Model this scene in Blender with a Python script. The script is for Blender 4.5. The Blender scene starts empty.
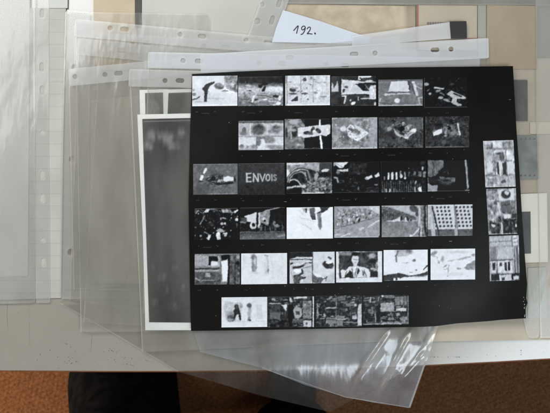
import bpy, math, random
import numpy as np
from mathutils import Vector
from mathutils.geometry import delaunay_2d_cdt

rng = np.random.RandomState(7)
random.seed(7)
sc = bpy.context.scene
col = sc.collection

# ---------------------------------------------------------------- camera
CAM_H = 0.507            # metres above the tabletop
MM = 0.00086             # metres on the tabletop per photo pixel
cam_d = bpy.data.cameras.new('camera')
cam_d.sensor_width = 36.0
cam_d.lens = 36.0 / 2 / (275 * MM / CAM_H)
cam_d.clip_start = 0.02
cam_d.clip_end = 60
cam = bpy.data.objects.new('camera', cam_d)
col.objects.link(cam)
cam.location = (0, 0, CAM_H)
sc.camera = cam
cam_d.dof.use_dof = True
cam_d.dof.focus_distance = CAM_H - 0.004
cam_d.dof.aperture_fstop = 18.0

# ---------------------------------------------------------------- world and lamps
world = bpy.data.worlds.new('World')
sc.world = world
world.use_nodes = True
bg = world.node_tree.nodes['Background']
bg.inputs[0].default_value = (0.97, 0.97, 1.0, 1)
bg.inputs[1].default_value = 0.06

def area(name, loc, target, sx, sy, power, color):
    l = bpy.data.lights.new(name, 'AREA')
    l.shape = 'RECTANGLE'; l.size = sx; l.size_y = sy
    l.energy = power; l.color = color
    o = bpy.data.objects.new(name, l)
    col.objects.link(o)
    o.location = loc
    d = Vector(target) - Vector(loc)
    o.rotation_euler = d.to_track_quat('-Z', 'Y').to_euler()
    return o

area('window_light', (0.62, -0.66, 1.0), (0.22, -0.18, 0), 1.0, 0.54, 14, (0.82, 0.92, 1.0))
area('back_fill_light', (-0.42, 0.62, 0.78), (-0.12, 0.14, 0), 1.1, 0.46, 13.6, (0.96, 0.98, 1.0))  # added fill from the back, brightens the upper left of the pile
area('carpet_fill_light', (-1.30, -0.52, 0.0), (-0.50, -0.40, -0.74), 0.4, 0.4, 18, (1.0, 0.80, 0.60))  # added warm fill for the left carpet, no fixture stands there

sc.view_settings.view_transform = 'Standard'
sc.view_settings.look = 'None'
sc.view_settings.exposure = 0
sc.view_settings.gamma = 1
sc.view_settings.use_curve_mapping = False
sc.cycles.transparent_max_bounces = 48
sc.cycles.max_bounces = 10
sc.cycles.diffuse_bounces = 4
sc.cycles.use_denoising = True
sc.render.filter_size = 1.9

# ---------------------------------------------------------------- helpers
def P(px, py, z=0.0):
    """a point of the photograph, 550 x 413, on the level plane at height z"""
    k = MM * (CAM_H - z) / CAM_H
    return ((px - 275) * k, (206.5 - py) * k, z)

def lin(v):
    v = np.asarray(v, float) / 255.0
    return np.where(v <= 0.04045, v / 12.92, ((v + 0.055) / 1.055) ** 2.4)

def und(px, py):
    """shared gentle unevenness of the pile, in metres (always >= 0)"""
    return 0.0005 * (1 + np.sin(px * 0.021 + 1.3) * np.cos(py * 0.027 + 0.4)) \
         + 0.00018 * (1 + np.sin(px * 0.061 + py * 0.043))

def setp(o, label=None, cat=None, group=None, kind=None):
    if label: o['label'] = label
    if cat: o['category'] = cat
    if group: o['group'] = group
    if kind: o['kind'] = kind
    return o

def empty(name, loc, label, cat, group=None):
    o = bpy.data.objects.new(name, None)
    o.empty_display_size = 0.02
    col.objects.link(o)
    o.location = loc
    return setp(o, label, cat, group)

def mobj(name, verts, faces, mats, parent=None, smooth=True, origin=None, mi=None):
    verts = np.asarray(verts, float).reshape(-1, 3)
    if origin is None:
        origin = parent.location if parent is not None else verts.mean(0)
    origin = np.array(origin, float)
    me = bpy.data.meshes.new(name)
    me.from_pydata((verts - origin).tolist(), [], faces)
    if not isinstance(mats, (list, tuple)): mats = [mats]
    for m in mats: me.materials.append(m)
    if mi is not None: me.polygons.foreach_set('material_index', mi)
    me.polygons.foreach_set('use_smooth', [smooth] * len(me.polygons))
    me.update()
    o = bpy.data.objects.new(name, me)
    col.objects.link(o)
    if parent is not None:
        o.parent = parent
    else:
        o.location = origin
    return o

def inside(pts, poly):
    x, y = pts[:, 0], pts[:, 1]
    r = np.zeros(len(pts), bool)
    n = len(poly); j = n - 1
    for i in range(n):
        xi, yi = poly[i]; xj, yj = poly[j]
        c = ((yi > y) != (yj > y))
        with np.errstate(divide='ignore', invalid='ignore'):
            xx = (xj - xi) * (y - yi) / (yj - yi + 1e-12) + xi
        r ^= c & (x < xx)
        j = i
    return r

def dens(poly, step):
    out = []
    n = len(poly)
    for i in range(n):
        a = np.array(poly[i], float); b = np.array(poly[(i + 1) % n], float)
        k = max(1, int(np.hypot(*(b - a)) / step))
        for t in range(k): out.append(tuple(a + (b - a) * t / k))
    return out

def rounded(poly, r, n=5):
    out = []
    m = len(poly)
    for i in range(m):
        p = np.array(poly[i], float); a = np.array(poly[i - 1], float); b = np.array(poly[(i + 1) % m], float)
        da = (a - p); la = np.hypot(*da); da /= la
        db = (b - p); lb = np.hypot(*db); db /= lb
        rr = min(r, la * .45, lb * .45)
        p0 = p + da * rr; p1 = p + db * rr
        for t in range(n + 1):
            u = t / n
            out.append(tuple((1 - u) ** 2 * p0 + 2 * u * (1 - u) * p + u * u * p1))
    return out

def hole_ring(h):
    """h = (x, y, rx, ry, angle) -> ring in photo pixels"""
    x, y, rx, ry, a = h
    n = 16; out = []
    for i in range(n):
        t = 2 * math.pi * i / n
        u, v = math.cos(t), math.sin(t)
        if rx != ry:      # a slot: stadium shape
            L = abs(rx - ry); r = min(rx, ry)
            if rx > ry: du, dv = (L if u >= 0 else -L) + r * u, r * v
            else: du, dv = r * u, (L if v >= 0 else -L) + r * v
        else: du, dv = rx * u, ry * v
        out.append((x + du * math.cos(a) - dv * math.sin(a), y + du * math.sin(a) + dv * math.cos(a)))
    return out

def sheet_mesh(poly, z0, thick=0.00012, holes=(), lift=None, step=7.0, ud=True):
    """a thin solid sheet following the pile; poly in photo pixels"""
    poly = dens(poly, step)
    rings = [hole_ring(h) for h in holes]
    pts = list(poly); edges = [(i, (i + 1) % len(poly)) for i in range(len(poly))]
    for r in rings:
        s = len(pts); pts += r
        edges += [(s + i, s + (i + 1) % len(r)) for i in range(len(r))]
    a = np.array(poly); x0, y0 = a.min(0); x1, y1 = a.max(0)
    gx, gy = np.meshgrid(np.arange(x0 + step * .5, x1, step), np.arange(y0 + step * .5, y1, step))
    g = np.stack([gx.ravel(), gy.ravel()], 1)
    if len(g):
        # keep clear of the border
        keep = inside(g, poly)
        bd = np.array(pts)
        g = g[keep]
        if len(g):
            d = np.sqrt(((g[:, None, :] - bd[None, :, :]) ** 2).sum(2)).min(1)
            g = g[d > step * .35]
        pts += [tuple(q) for q in g]
    res = delaunay_2d_cdt([Vector(p) for p in pts], edges, [], 0, 1e-6)
    V = np.array([(v.x, v.y) for v in res[0]])
    F = np.array([f for f in res[2] if len(f) == 3])
    c = V[F].mean(1)
    ok = inside(c, poly)
    T = V[F]; ar = np.abs((T[:, 1, 0] - T[:, 0, 0]) * (T[:, 2, 1] - T[:, 0, 1]) - (T[:, 1, 1] - T[:, 0, 1]) * (T[:, 2, 0] - T[:, 0, 0])) / 2
    ok &= ar > .03      # drop slivers between collinear rim points
    for r in rings: ok &= ~inside(c, r)
    F = F[ok]
    used = np.unique(F); remap = -np.ones(len(V), int); remap[used] = np.arange(len(used))
    V = V[used]; F = remap[F]
    z = np.full(len(V), z0)
    if ud: z = z + und(V[:, 0], V[:, 1])
    if lift is not None: z = z + lift(V[:, 0], V[:, 1])
    k = MM * (CAM_H - z) / CAM_H
    X = (V[:, 0] - 275) * k; Y = (206.5 - V[:, 1]) * k
    top = np.stack([X, Y, z], 1); bot = top.copy(); bot[:, 2] -= thick
    n = len(V)
    # orient up (y flips)
    e1 = top[F[:, 1]] - top[F[:, 0]]; e2 = top[F[:, 2]] - top[F[:, 0]]
    nz = e1[:, 0] * e2[:, 1] - e1[:, 1] * e2[:, 0]
    F = np.where((nz < 0)[:, None], F[:, ::-1], F)
    faces = [tuple(int(q) for q in f) for f in F]
    if thick > 0:
        faces += [tuple(int(q) + n for q in f[::-1]) for f in F]
        cnt = {}
        for f in F:
            for i in range(3):
                e = (int(f[i]), int(f[(i + 1) % 3])); cnt[e] = 1
        # side walls on vertices of their own, so that shading stays flat up to the rim
        bnd = [e for e in cnt if (e[1], e[0]) not in cnt]
        ids = {}
        for e in bnd:
            for q in e: ids.setdefault(q, len(ids))
        ks = list(ids); nb = len(ks)
        for (u, v) in bnd: faces.append((2 * n + ids[v], 2 * n + ids[u], 2 * n + nb + ids[u], 2 * n + nb + ids[v]))
        verts = np.concatenate([top, bot, top[ks], bot[ks]])
    else: verts = top
    return verts, faces

# ---------------------------------------------------------------- materials
def new_mat(name):
    m = bpy.data.materials.new(name); m.use_nodes = True
    nt = m.node_tree
    return m, nt, nt.nodes['Principled BSDF']

def N(nt, t, **kw):
    n = nt.nodes.new(t)
    for k, v in kw.items():
        if hasattr(n, k): setattr(n, k, v)
        else: n.inputs[k].default_value = v
    return n

def noise_mix(nt, c0, c1, scale, detail=4, lo=.4, hi=.6, stretch=None):
    """two colours mixed by noise over world position; returns the colour socket"""
    g = N(nt, 'ShaderNodeNewGeometry')
    mp = N(nt, 'ShaderNodeMapping')
    nt.links.new(g.outputs['Position'], mp.inputs['Vector'])
    if stretch: mp.inputs['Scale'].default_value = stretch
    nz = N(nt, 'ShaderNodeTexNoise'); nz.inputs['Scale'].default_value = scale; nz.inputs['Detail'].default_value = detail
    nt.links.new(mp.outputs[0], nz.inputs['Vector'])
    r = N(nt, 'ShaderNodeMapRange'); r.inputs['From Min'].default_value = lo; r.inputs['From Max'].default_value = hi
    nt.links.new(nz.outputs['Fac'], r.inputs['Value'])
    mx = N(nt, 'ShaderNodeMix', data_type='RGBA')
    mx.inputs[6].default_value = (*c0, 1); mx.inputs[7].default_value = (*c1, 1)
    nt.links.new(r.outputs[0], mx.inputs[0])
    return mx.outputs[2], nz

def overlay(nt, base, color, fac_socket):
    mx = N(nt, 'ShaderNodeMix', data_type='RGBA')
    nt.links.new(base, mx.inputs[6]); mx.inputs[7].default_value = (*color, 1)
    nt.links.new(fac_socket, mx.inputs[0])
    return mx.outputs[2]

def bump(nt, b, height, strength, dist=0.001):
    bp = N(nt, 'ShaderNodeBump'); bp.inputs['Strength'].default_value = strength; bp.inputs['Distance'].default_value = dist
    nt.links.new(height, bp.inputs['Height']); nt.links.new(bp.outputs[0], b.inputs['Normal'])

def paper(name, rgb, rough=.7, var=.06, scale=25, spec=.3, fibre=.15):
    m, nt, b = new_mat(name)
    c = lin(rgb)
    out, nz = noise_mix(nt, tuple(c * (1 - var)), tuple(np.minimum(1, c * (1 + var))), scale)
    nt.links.new(out, b.inputs['Base Color'])
    b.inputs['Roughness'].default_value = rough
    b.inputs['Specular IOR Level'].default_value = spec
    g = N(nt, 'ShaderNodeNewGeometry'); n2 = N(nt, 'ShaderNodeTexNoise'); n2.inputs['Scale'].default_value = 1400
    nt.links.new(g.outputs['Position'], n2.inputs['Vector'])
    bump(nt, b, n2.outputs['Fac'], fibre, 0.0002)
    return m

def film(name, milk, milk_rgb, rough=.17, gloss=1.0, streak=.6, scale=30):
    """clear to milky plastic: transparent, a little white scatter, a glossy coat"""
    m, nt, b = new_mat(name)
    nt.nodes.remove(b)
    out = nt.nodes['Material Output']
    tr = N(nt, 'ShaderNodeBsdfTransparent'); tr.inputs[0].default_value = (.985, .983, .975, 1)
    df = N(nt, 'ShaderNodeBsdfDiffuse'); df.inputs[0].default_value = (*lin(milk_rgb), 1)
    tl = N(nt, 'ShaderNodeBsdfTranslucent'); tl.inputs[0].default_value = (*lin(milk_rgb), 1)
    md = N(nt, 'ShaderNodeMixShader'); md.inputs[0].default_value = .35
    nt.links.new(df.outputs[0], md.inputs[1]); nt.links.new(tl.outputs[0], md.inputs[2])
    gl = N(nt, 'ShaderNodeBsdfGlossy'); gl.inputs['Roughness'].default_value = rough; gl.inputs[0].default_value = (1, 1, 1, 1)
    g = N(nt, 'ShaderNodeNewGeometry')
    nz = N(nt, 'ShaderNodeTexNoise'); nz.inputs['Scale'].default_value = scale; nz.inputs['Detail'].default_value = 6
    mp = N(nt, 'ShaderNodeMapping'); mp.inputs['Scale'].default_value = (1.0, .35, 1.0)
    nt.links.new(g.outputs['Position'], mp.inputs['Vector']); nt.links.new(mp.outputs[0], nz.inputs['Vector'])
    r = N(nt, 'ShaderNodeMapRange')
    r.inputs['From Min'].default_value = .3; r.inputs['From Max'].default_value = .75
    r.inputs['To Min'].default_value = milk * (1 - streak); r.inputs['To Max'].default_value = min(.97, milk * (1 + streak))
    nt.links.new(nz.outputs['Fac'], r.inputs['Value'])
    m1 = N(nt, 'ShaderNodeMixShader'); nt.links.new(r.outputs[0], m1.inputs[0])
    nt.links.new(tr.outputs[0], m1.inputs[1]); nt.links.new(md.outputs[0], m1.inputs[2])
    fr = N(nt, 'ShaderNodeFresnel'); fr.inputs['IOR'].default_value = 1.46
    mu = N(nt, 'ShaderNodeMath', operation='MULTIPLY'); mu.inputs[1].default_value = gloss * .6
    nt.links.new(fr.outputs[0], mu.inputs[0])
    m2 = N(nt, 'ShaderNodeMixShader'); nt.links.new(mu.outputs[0], m2.inputs[0])
    nt.links.new(m1.outputs[0], m2.inputs[1]); nt.links.new(gl.outputs[0], m2.inputs[2])
    nt.links.new(m2.outputs[0], out.inputs['Surface'])
    bp = N(nt, 'ShaderNodeBump'); bp.inputs['Strength'].default_value = .34; bp.inputs['Distance'].default_value = .003
    n3 = N(nt, 'ShaderNodeTexNoise'); n3.inputs['Scale'].default_value = 55; n3.inputs['Detail'].default_value = 3
    nt.links.new(mp.outputs[0], n3.inputs['Vector'])
    nt.links.new(n3.outputs['Fac'], bp.inputs['Height'])
    nt.links.new(bp.outputs[0], gl.inputs['Normal']); nt.links.new(bp.outputs[0], fr.inputs['Normal'])
    return m

M = {}
M['film'] = film('clear_film', .135, (224, 221, 211))
M['film_milky'] = film('milky_film', .25, (226, 225, 220), gloss=1.3)
M['film_hang'] = film('hanging_film', .23, (222, 226, 232), rough=.2, gloss=3.0)
M['strip'] = film('punched_strip_plastic', .43, (232, 232, 229), streak=.12, scale=20)
M['strip_soft'] = film('soft_strip_plastic', .30, (228, 228, 222), streak=.15, scale=20)
M['film_thin'] = film('thin_film', .05, (224, 221, 211))
M['strip_dense'] = film('white_strip_plastic', .62, (236, 238, 240), streak=.08, scale=20)
M['seam'] = film('weld_seam_plastic', .22, (230, 226, 214), gloss=1.2, rough=.2)
M['black_print'] = None
# ================================================================ the carpet
def carpet_mat():
    m, nt, b = new_mat('carpet_weave')
    out, nz = noise_mix(nt, (.16, .068, .028), (.22, .098, .042), 150, 5, .35, .65)
    g = N(nt, 'ShaderNodeNewGeometry')
    v = N(nt, 'ShaderNodeTexVoronoi'); v.inputs['Scale'].default_value = 280
    nt.links.new(g.outputs['Position'], v.inputs['Vector'])
    r = N(nt, 'ShaderNodeMapRange'); r.inputs['From Min'].default_value = .35; r.inputs['From Max'].default_value = .8
    nt.links.new(v.outputs['Distance'], r.inputs['Value'])
    o2 = overlay(nt, out, (.12, .047, .019), r.outputs[0])
    nt.links.new(o2, b.inputs['Base Color'])
    b.inputs['Roughness'].default_value = .95; b.inputs['Specular IOR Level'].default_value = .1
    n2 = N(nt, 'ShaderNodeTexNoise'); n2.inputs['Scale'].default_value = 700
    nt.links.new(g.outputs['Position'], n2.inputs['Vector'])
    bump(nt, b, n2.outputs['Fac'], .6, .002)
    return m
M['carpet'] = carpet_mat()
FZ = -0.74
def carpet():
    # loops in slanting rows as real relief where the photo sees them
    x0, x1, y0, y1, s = -0.80, 0.80, -0.62, -0.20, 0.0020
    nx = int((x1 - x0) / s) + 1; ny = int((y1 - y0) / s) + 1
    X, Y = np.meshgrid(np.linspace(x0, x1, nx), np.linspace(y0, y1, ny))
    a = math.radians(24)
    U = X * math.cos(a) + Y * math.sin(a); W = -X * math.sin(a) + Y * math.cos(a)
    row = np.floor(W / .0095)
    wob = .0006 * np.sin(U * 90 + row)
    Z = .0026 * np.abs(np.sin(math.pi * (W + wob) / .0095)) * (0.45 + .55 * np.abs(np.sin(math.pi * (U + row * .0055) / .0125)))
    Z = Z + rng.rand(ny, nx) * .0005
    ed = np.minimum(np.minimum(X - x0, x1 - X), np.minimum(Y - y0, y1 - Y)); Z = Z * np.clip(ed / .01, 0, 1)
    V = np.stack([X.ravel(), Y.ravel(), (FZ + Z).ravel()], 1)
    idx = np.arange(nx * ny).reshape(ny, nx)
    F = np.stack([idx[:-1, :-1], idx[:-1, 1:], idx[1:, 1:], idx[1:, :-1]], -1).reshape(-1, 4).tolist()
    n = len(V)
    R = 3.0
    V = np.concatenate([V, [(-R, -R, FZ), (R, -R, FZ), (R, R, FZ), (-R, R, FZ)]])
    c = [0, nx - 1, nx * ny - 1, nx * (ny - 1)]
    F += [[n, n + 1, c[1], c[0]], [n + 1, n + 2, c[2], c[1]], [n + 2, n + 3, c[3], c[2]], [n + 3, n, c[0], c[3]]]
    o = mobj('floor', V, F, M['carpet'], origin=(0, 0, FZ))
    o['kind'] = 'structure'
carpet()

# ================================================================ the table
def laminate_mat():
    m, nt, b = new_mat('white_laminate')
    out, nz = noise_mix(nt, (.262, .238, .196), (.318, .292, .244), 9, 6, .3, .7)
    g = N(nt, 'ShaderNodeNewGeometry')
    # fine grime specks
    v = N(nt, 'ShaderNodeTexNoise'); v.inputs['Scale'].default_value = 260; v.inputs['Detail'].default_value = 2
    nt.links.new(g.outputs['Position'], v.inputs['Vector'])
    big = N(nt, 'ShaderNodeTexNoise'); big.inputs['Scale'].default_value = 14; big.inputs['Detail'].default_value = 2
    nt.links.new(g.outputs['Position'], big.inputs['Vector'])
    r1 = N(nt, 'ShaderNodeMapRange'); r1.inputs['From Min'].default_value = .66; r1.inputs['From Max'].default_value = .74; r1.inputs['To Max'].default_value = .6
    nt.links.new(v.outputs['Fac'], r1.inputs['Value'])
    r2 = N(nt, 'ShaderNodeMapRange'); r2.inputs['From Min'].default_value = .48; r2.inputs['From Max'].default_value = .62
    nt.links.new(big.outputs['Fac'], r2.inputs['Value'])
    mu = N(nt, 'ShaderNodeMath', operation='MULTIPLY')
    nt.links.new(r1.outputs[0], mu.inputs[0]); nt.links.new(r2.outputs[0], mu.inputs[1])
    o2 = overlay(nt, out, (.09, .075, .055), mu.outputs[0])
    # long thin scratches across and down
    for st in ((2.5, 160, 1), (150, 3.0, 1)):
        mp = N(nt, 'ShaderNodeMapping'); mp.inputs['Scale'].default_value = st; mp.inputs['Rotation'].default_value = (0, 0, .05)
        nt.links.new(g.outputs['Position'], mp.inputs['Vector'])
        s = N(nt, 'ShaderNodeTexNoise'); s.inputs['Scale'].default_value = 3.2; s.inputs['Detail'].default_value = 2
        nt.links.new(mp.outputs[0], s.inputs['Vector'])
        r3 = N(nt, 'ShaderNodeMapRange'); r3.inputs['From Min'].default_value = .70; r3.inputs['From Max'].default_value = .78; r3.inputs['To Max'].default_value = .35
        nt.links.new(s.outputs['Fac'], r3.inputs['Value'])
        o2 = overlay(nt, o2, (.16, .14, .11), r3.outputs[0])
    nt.links.new(o2, b.inputs['Base Color'])
    b.inputs['Roughness'].default_value = .21
    b.inputs['Specular IOR Level'].default_value = 1.0
    bump(nt, b, nz.outputs['Fac'], .05, .001)
    return m
M['laminate'] = laminate_mat()
M['edge'] = paper('table_edge_wood', (112, 66, 34), .6, .15, 90)
M['grime'] = paper('dark_grime', (96, 86, 70), .8, .2, 200)
M['metal'] = paper('table_leg_metal', (70, 70, 72), .4, .03, 30)

EDGE = [(720, 351), (550, 358.3), (495, 361.5), (440, 364.2), (400, 366.3), (330, 368.6), (270, 370), (170, 371), (110, 371), (0, 370.4), (-170, 369)]
def table():
    t = empty('table', (0, 0.25, FZ), 'white laminate table with scratches, lying under the pile of plastic sleeves', 'table')
    def slab(name, front, back, z0, z1, mat, side=0):
        pts = [P(x, y) for x, y in front] + [P(x, y) for x, y in back]
        n = len(pts)
        V = [(x, y, z1) for x, y, _ in pts] + [(x, y, z0) for x, y, _ in pts]
        F = [tuple(range(n))[::-1], tuple(range(n, 2 * n))] + [(i, (i + 1) % n, (i + 1) % n + n, i + n) for i in range(n)]
        return mobj(name, V, F, mat, t, smooth=False)
    slab('tabletop', EDGE, [(-170, -520), (720, -520)], -0.024, 0.0, M['laminate'])
    fr = [(x, y + .05) for x, y in EDGE]
    slab('edge_band', [(x, y + 1.3) for x, y in EDGE], fr[::-1], -0.0245, -0.0006, M['edge'])
    for (lx, ly) in ((-0.36, -0.08), (0.36, -0.08), (-0.36, 0.58), (0.36, 0.58)):
        h = .016
        V = [(lx + a * h, ly + b * h, z) for z in (FZ + .003, -.025) for a, b in ((-1, -1), (1, -1), (1, 1), (-1, 1))]
        F = [(3, 2, 1, 0), (4, 5, 6, 7)] + [(i, (i + 1) % 4, (i + 1) % 4 + 4, i + 4) for i in range(4)]
        mobj('leg', V, F, M['metal'], t, smooth=False)
    # ingrained marks: small irregular crumbs of dirt and two scratches, as the photo shows
    V, F = [], []
    def blot(px, py, r):
        n = 7; s = len(V); cx, cy, _ = P(px, py)
        V.append((cx, cy, .00012))
        for i in range(n):
            a = 2 * math.pi * i / n; q = r * MM * random.uniform(.5, 1.2)
            V.append((cx + q * math.cos(a), cy + q * .7 * math.sin(a), .00003))
        for i in range(n): F.append((s, s + 1 + i, s + 1 + (i + 1) % n))
    def scratch(pl, w):
        for (a, b) in zip(pl[:-1], pl[1:]):
            k = 6
            for t_ in range(k):
                u = t_ / k; v = (t_ + 1.0) / k
                x0, y0, _ = P(a[0] + (b[0] - a[0]) * u, a[1] + (b[1] - a[1]) * u)
                x1, y1, _ = P(a[0] + (b[0] - a[0]) * v, a[1] + (b[1] - a[1]) * v)
                d = Vector((y0 - y1, x1 - x0)).normalized() * w * MM * random.uniform(.3, 1)
                s = len(V)
                V.extend([(x0 - d.x, y0 - d.y, .00006), (x1 - d.x, y1 - d.y, .00006), (x1 + d.x, y1 + d.y, .00006), (x0 + d.x, y0 + d.y, .00006)])
                F.append((s, s + 1, s + 2, s + 3))
    scratch([(0, 294), (6, 292), (11, 287), (17, 285)], .55)
    scratch([(6, 292), (7.5, 300), (7, 316), (8, 330)], .16)
    scratch([(8, 280), (4, 276), (0, 275)], .3)
    scratch([(92, 334), (91, 350)], .14)
    scratch([(29, 300), (29.5, 345)], .10)
    for cx, cy, n, sx, sy in ((66, 360, 16, 7, 8), (124, 361, 26, 12, 5), (110, 352, 8, 10, 6), (6, 290, 10, 6, 4), (150, 357, 6, 12, 6), (34, 356, 6, 16, 8), (450, 360, 10, 12, 1.5), (505, 352, 8, 30, 6), (432, 358, 8, 8, 3)):
        for i in range(n): blot(random.gauss(cx, sx * .6), min(random.gauss(cy, sy * .6), 357 if cx > 400 else 367), random.uniform(.25, .75))
    o = mobj('dirt_marks', V, F, M['grime'], t, smooth=False)
    o['kind'] = 'stuff'
table()

# ================================================================ the person standing at the table
def cloth_mat():
    m, nt, b = new_mat('black_trouser_cloth')
    out, nz = noise_mix(nt, (.006, .006, .007), (.011, .011, .012), 40)
    nt.links.new(out, b.inputs['Base Color'])
    b.inputs['Roughness'].default_value = 1; b.inputs['Specular IOR Level'].default_value = .0
    n2 = N(nt, 'ShaderNodeTexNoise'); n2.inputs['Scale'].default_value = 28
    g = N(nt, 'ShaderNodeNewGeometry'); nt.links.new(g.outputs['Position'], n2.inputs['Vector'])
    bump(nt, b, n2.outputs['Fac'], .5, .01)
    return m
M['cloth'] = cloth_mat()
M['leather'] = paper('black_shoe_leather', (14, 14, 14), .6, .1, 40)
def person():
    t = empty('person', (0, -0.5, FZ), 'legs of a person in black trousers standing at the near edge of the table', 'person')
    me = bpy.data.meshes.new('trousers')
    # waist, crotch, hips, knees, hems
    vs = [(-.02, -.56, .12), (-.02, -.56, .30), (-.085, -.55, .03), (.05, -.55, .03),
          (-.210, -.435, -.36), (-.264, -.395, -.55), (-.312, -.355, -.70), (-.316, -.35, -.735), (.06, -.52, -.36), (.035, -.47, -.62), (.03, -.465, -.735)]
    es = [(0, 1), (0, 2), (0, 3), (2, 4), (4, 5), (5, 6), (6, 7), (3, 8), (8, 9), (9, 10)]
    me.from_pydata([(x, y + .5, z - FZ) for x, y, z in vs], es, [])
    o = bpy.data.objects.new('trousers', me); col.objects.link(o); o.parent = t
    me.materials.append(M['cloth'])
    md = o.modifiers.new('skin', 'SKIN')
    sv = me.skin_vertices[0].data
    rad = [(.15, .11), (.15, .105), (.095, .095), (.095, .095), (.084, .09), (.094, .105), (.102, .12), (.102, .12), (.08, .085), (.098, .1), (.105, .1)]
    for i, r in enumerate(rad): sv[i].radius = r
    sv[0].use_root = True
    s = o.modifiers.new('sub', 'SUBSURF'); s.levels = 3; s.render_levels = 3
    md.use_smooth_shade = True
    for (cx, cy, a) in ((-.32, -.30, .12), (.035, -.45, -.05)):
        V, F = [], []
        secs = [(-.10, .028, .03, .07), (-.06, .036, .05, .085), (0, .042, .05, .075), (.06, .047, .035, .055), (.11, .045, .028, .045), (.15, .030, .02, .03), (.165, .010, .01, .02)]
        nn = 14
        for (d, w, zc, h) in secs:
            for i in range(nn):
                th = 2 * math.pi * i / nn
                lx = w * math.cos(th); lz = max(.002, h * .5 + h * .5 * math.sin(th))
                V.append((cx + lx * math.cos(a) - d * math.sin(a), cy + lx * math.sin(a) + d * math.cos(a), FZ + .003 + lz))
        for j in range(len(secs) - 1):
            for i in range(nn): F.append((j * nn + i, j * nn + (i + 1) % nn, (j + 1) * nn + (i + 1) % nn, (j + 1) * nn + i))
        F.append(tuple(range(nn))[::-1]); F.append(tuple(range((len(secs) - 1) * nn, len(secs) * nn)))
        mobj('shoe', V, F, M['leather'], t)
person()
# ================================================================ cards, papers and prints at the bottom of the pile
def zk(k): return 0.0006 + k * 0.00036
M['kraft'] = paper('kraft_card', (178, 163, 138), .8, .05, 30)
M['kraft_dull'] = paper('dull_kraft_card', (172, 155, 128), .8, .05, 30)
M['white_paper'] = paper('white_paper', (190, 195, 202), .6, .02, 20)
M['dull_paper'] = paper('dull_white_paper', (184, 183, 176), .6, .02, 20)
M['grey_paper'] = paper('grey_paper', (176, 174, 164), .6, .05, 14)
M['brown_grey'] = paper('brown_grey_paper', (172, 165, 150), .6, .07, 16)
M['mottled'] = paper('mottled_board', (172, 158, 134), .7, .12, 60)
M['beige'] = paper('beige_board', (176, 164, 146), .7, .06, 22)
M['cream'] = paper('cream_card', (196, 183, 162), .7, .03, 30)
M['mount'] = paper('cream_mount_card', (224, 220, 206), .65, .03, 30)
M['red'] = paper('red_card_edge', (170, 98, 78), .7, .05, 40)
M['dark_card'] = paper('dark_card', (60, 56, 50), .5, .1, 30)
M['grey_ink'] = paper('grey_ink', (120, 114, 108), .6, .05, 90)
M['black_card'] = paper('black_card', (56, 54, 54), .4, .05, 60)
M['ink'] = paper('dark_ink', (44, 42, 48), .5, .02, 30)
M['neg'] = paper('dark_negative_film', (60, 62, 62), .25, .25, 60, spec=.5, fibre=.02)
M['neg_grey'] = paper('grey_negative_film', (122, 126, 122), .25, .22, 60, spec=.5, fibre=.02)
M['print_base'] = paper('white_print_border', (232, 232, 228), .3, .02, 30, spec=.5, fibre=.03)

def lined_mat():
    m, nt, b = new_mat('lined_paper')
    out, nz = noise_mix(nt, tuple(lin((164, 160, 150))), tuple(lin((174, 171, 161))), 18)
    g = N(nt, 'ShaderNodeNewGeometry'); sx = N(nt, 'ShaderNodeSeparateXYZ'); nt.links.new(g.outputs['Position'], sx.inputs[0])
    mu = N(nt, 'ShaderNodeMath', operation='MULTIPLY'); mu.inputs[1].default_value = 1 / (12.4 * MM); nt.links.new(sx.outputs[1], mu.inputs[0])
    fr = N(nt, 'ShaderNodeMath', operation='FRACT'); nt.links.new(mu.outputs[0], fr.inputs[0])
    lt = N(nt, 'ShaderNodeMath', operation='LESS_THAN'); lt.inputs[1].default_value = .075; nt.links.new(fr.outputs[0], lt.inputs[0])
    m2 = N(nt, 'ShaderNodeMath', operation='MULTIPLY'); m2.inputs[1].default_value = .26; nt.links.new(lt.outputs[0], m2.inputs[0])
    o2 = overlay(nt, out, tuple(lin((128, 126, 116))), m2.outputs[0])
    nt.links.new(o2, b.inputs['Base Color']); b.inputs['Roughness'].default_value = .7
    return m
M['lined'] = lined_mat()

def flat(name, poly, k, mat, label, cat, group=None, thick=.00018, **kw):
    V, F = sheet_mesh(poly, zk(k), thick, **kw)
    o = mobj(name, V, F, M[mat])
    return setp(o, label, cat, group)

def part(parent, name, poly, k, mat, thick=.00008, label=None, **kw):
    if 'strip' in mat: thick = 0
    V, F = sheet_mesh(poly, zk(k), thick, **kw)
    o = mobj(name, V, F, M[mat], parent)
    if label: o['label'] = label
    return o

def root(name, px, py, label, cat, group=None):
    return empty(name, P(px, py, 0), label, cat, group)

flat('backing_board', [(300, 60), (580, 58), (580, 339.5), (430, 341.5), (330, 342)], 0, 'beige',
     'beige backing board showing as a strip below the black contact sheet', 'board')
flat('kraft_card', [(93, -40), (137, -40), (137, 70), (94, 70)], 0, 'kraft', 'tan kraft card at the top edge, left of the narrow dark slat', 'card')
flat('lined_sheet', [(-60, 8), (66, 8), (63, 160), (61, 298), (-60, 302)], 0, 'lined', 'pale sheet ruled with faint lines, lying under the leftmost punched sleeve', 'paper')
flat('dark_slat', [(134.5, -40), (142, -40), (141, 27), (135, 27)], 1, 'dark_card', 'narrow dark slat between the tan kraft card and the grey sheet', 'strip')
flat('grey_sheet', [(142, -40), (282, -40), (286, 70), (142, 70)], 0, 'grey_paper', 'plain grey sheet at the top, right of the narrow dark slat', 'paper')
flat('mottled_board', [(284, 4), (415, 6), (416, 70), (287, 70)], 0, 'mottled', 'mottled brown board above the handwritten label', 'board')
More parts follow.
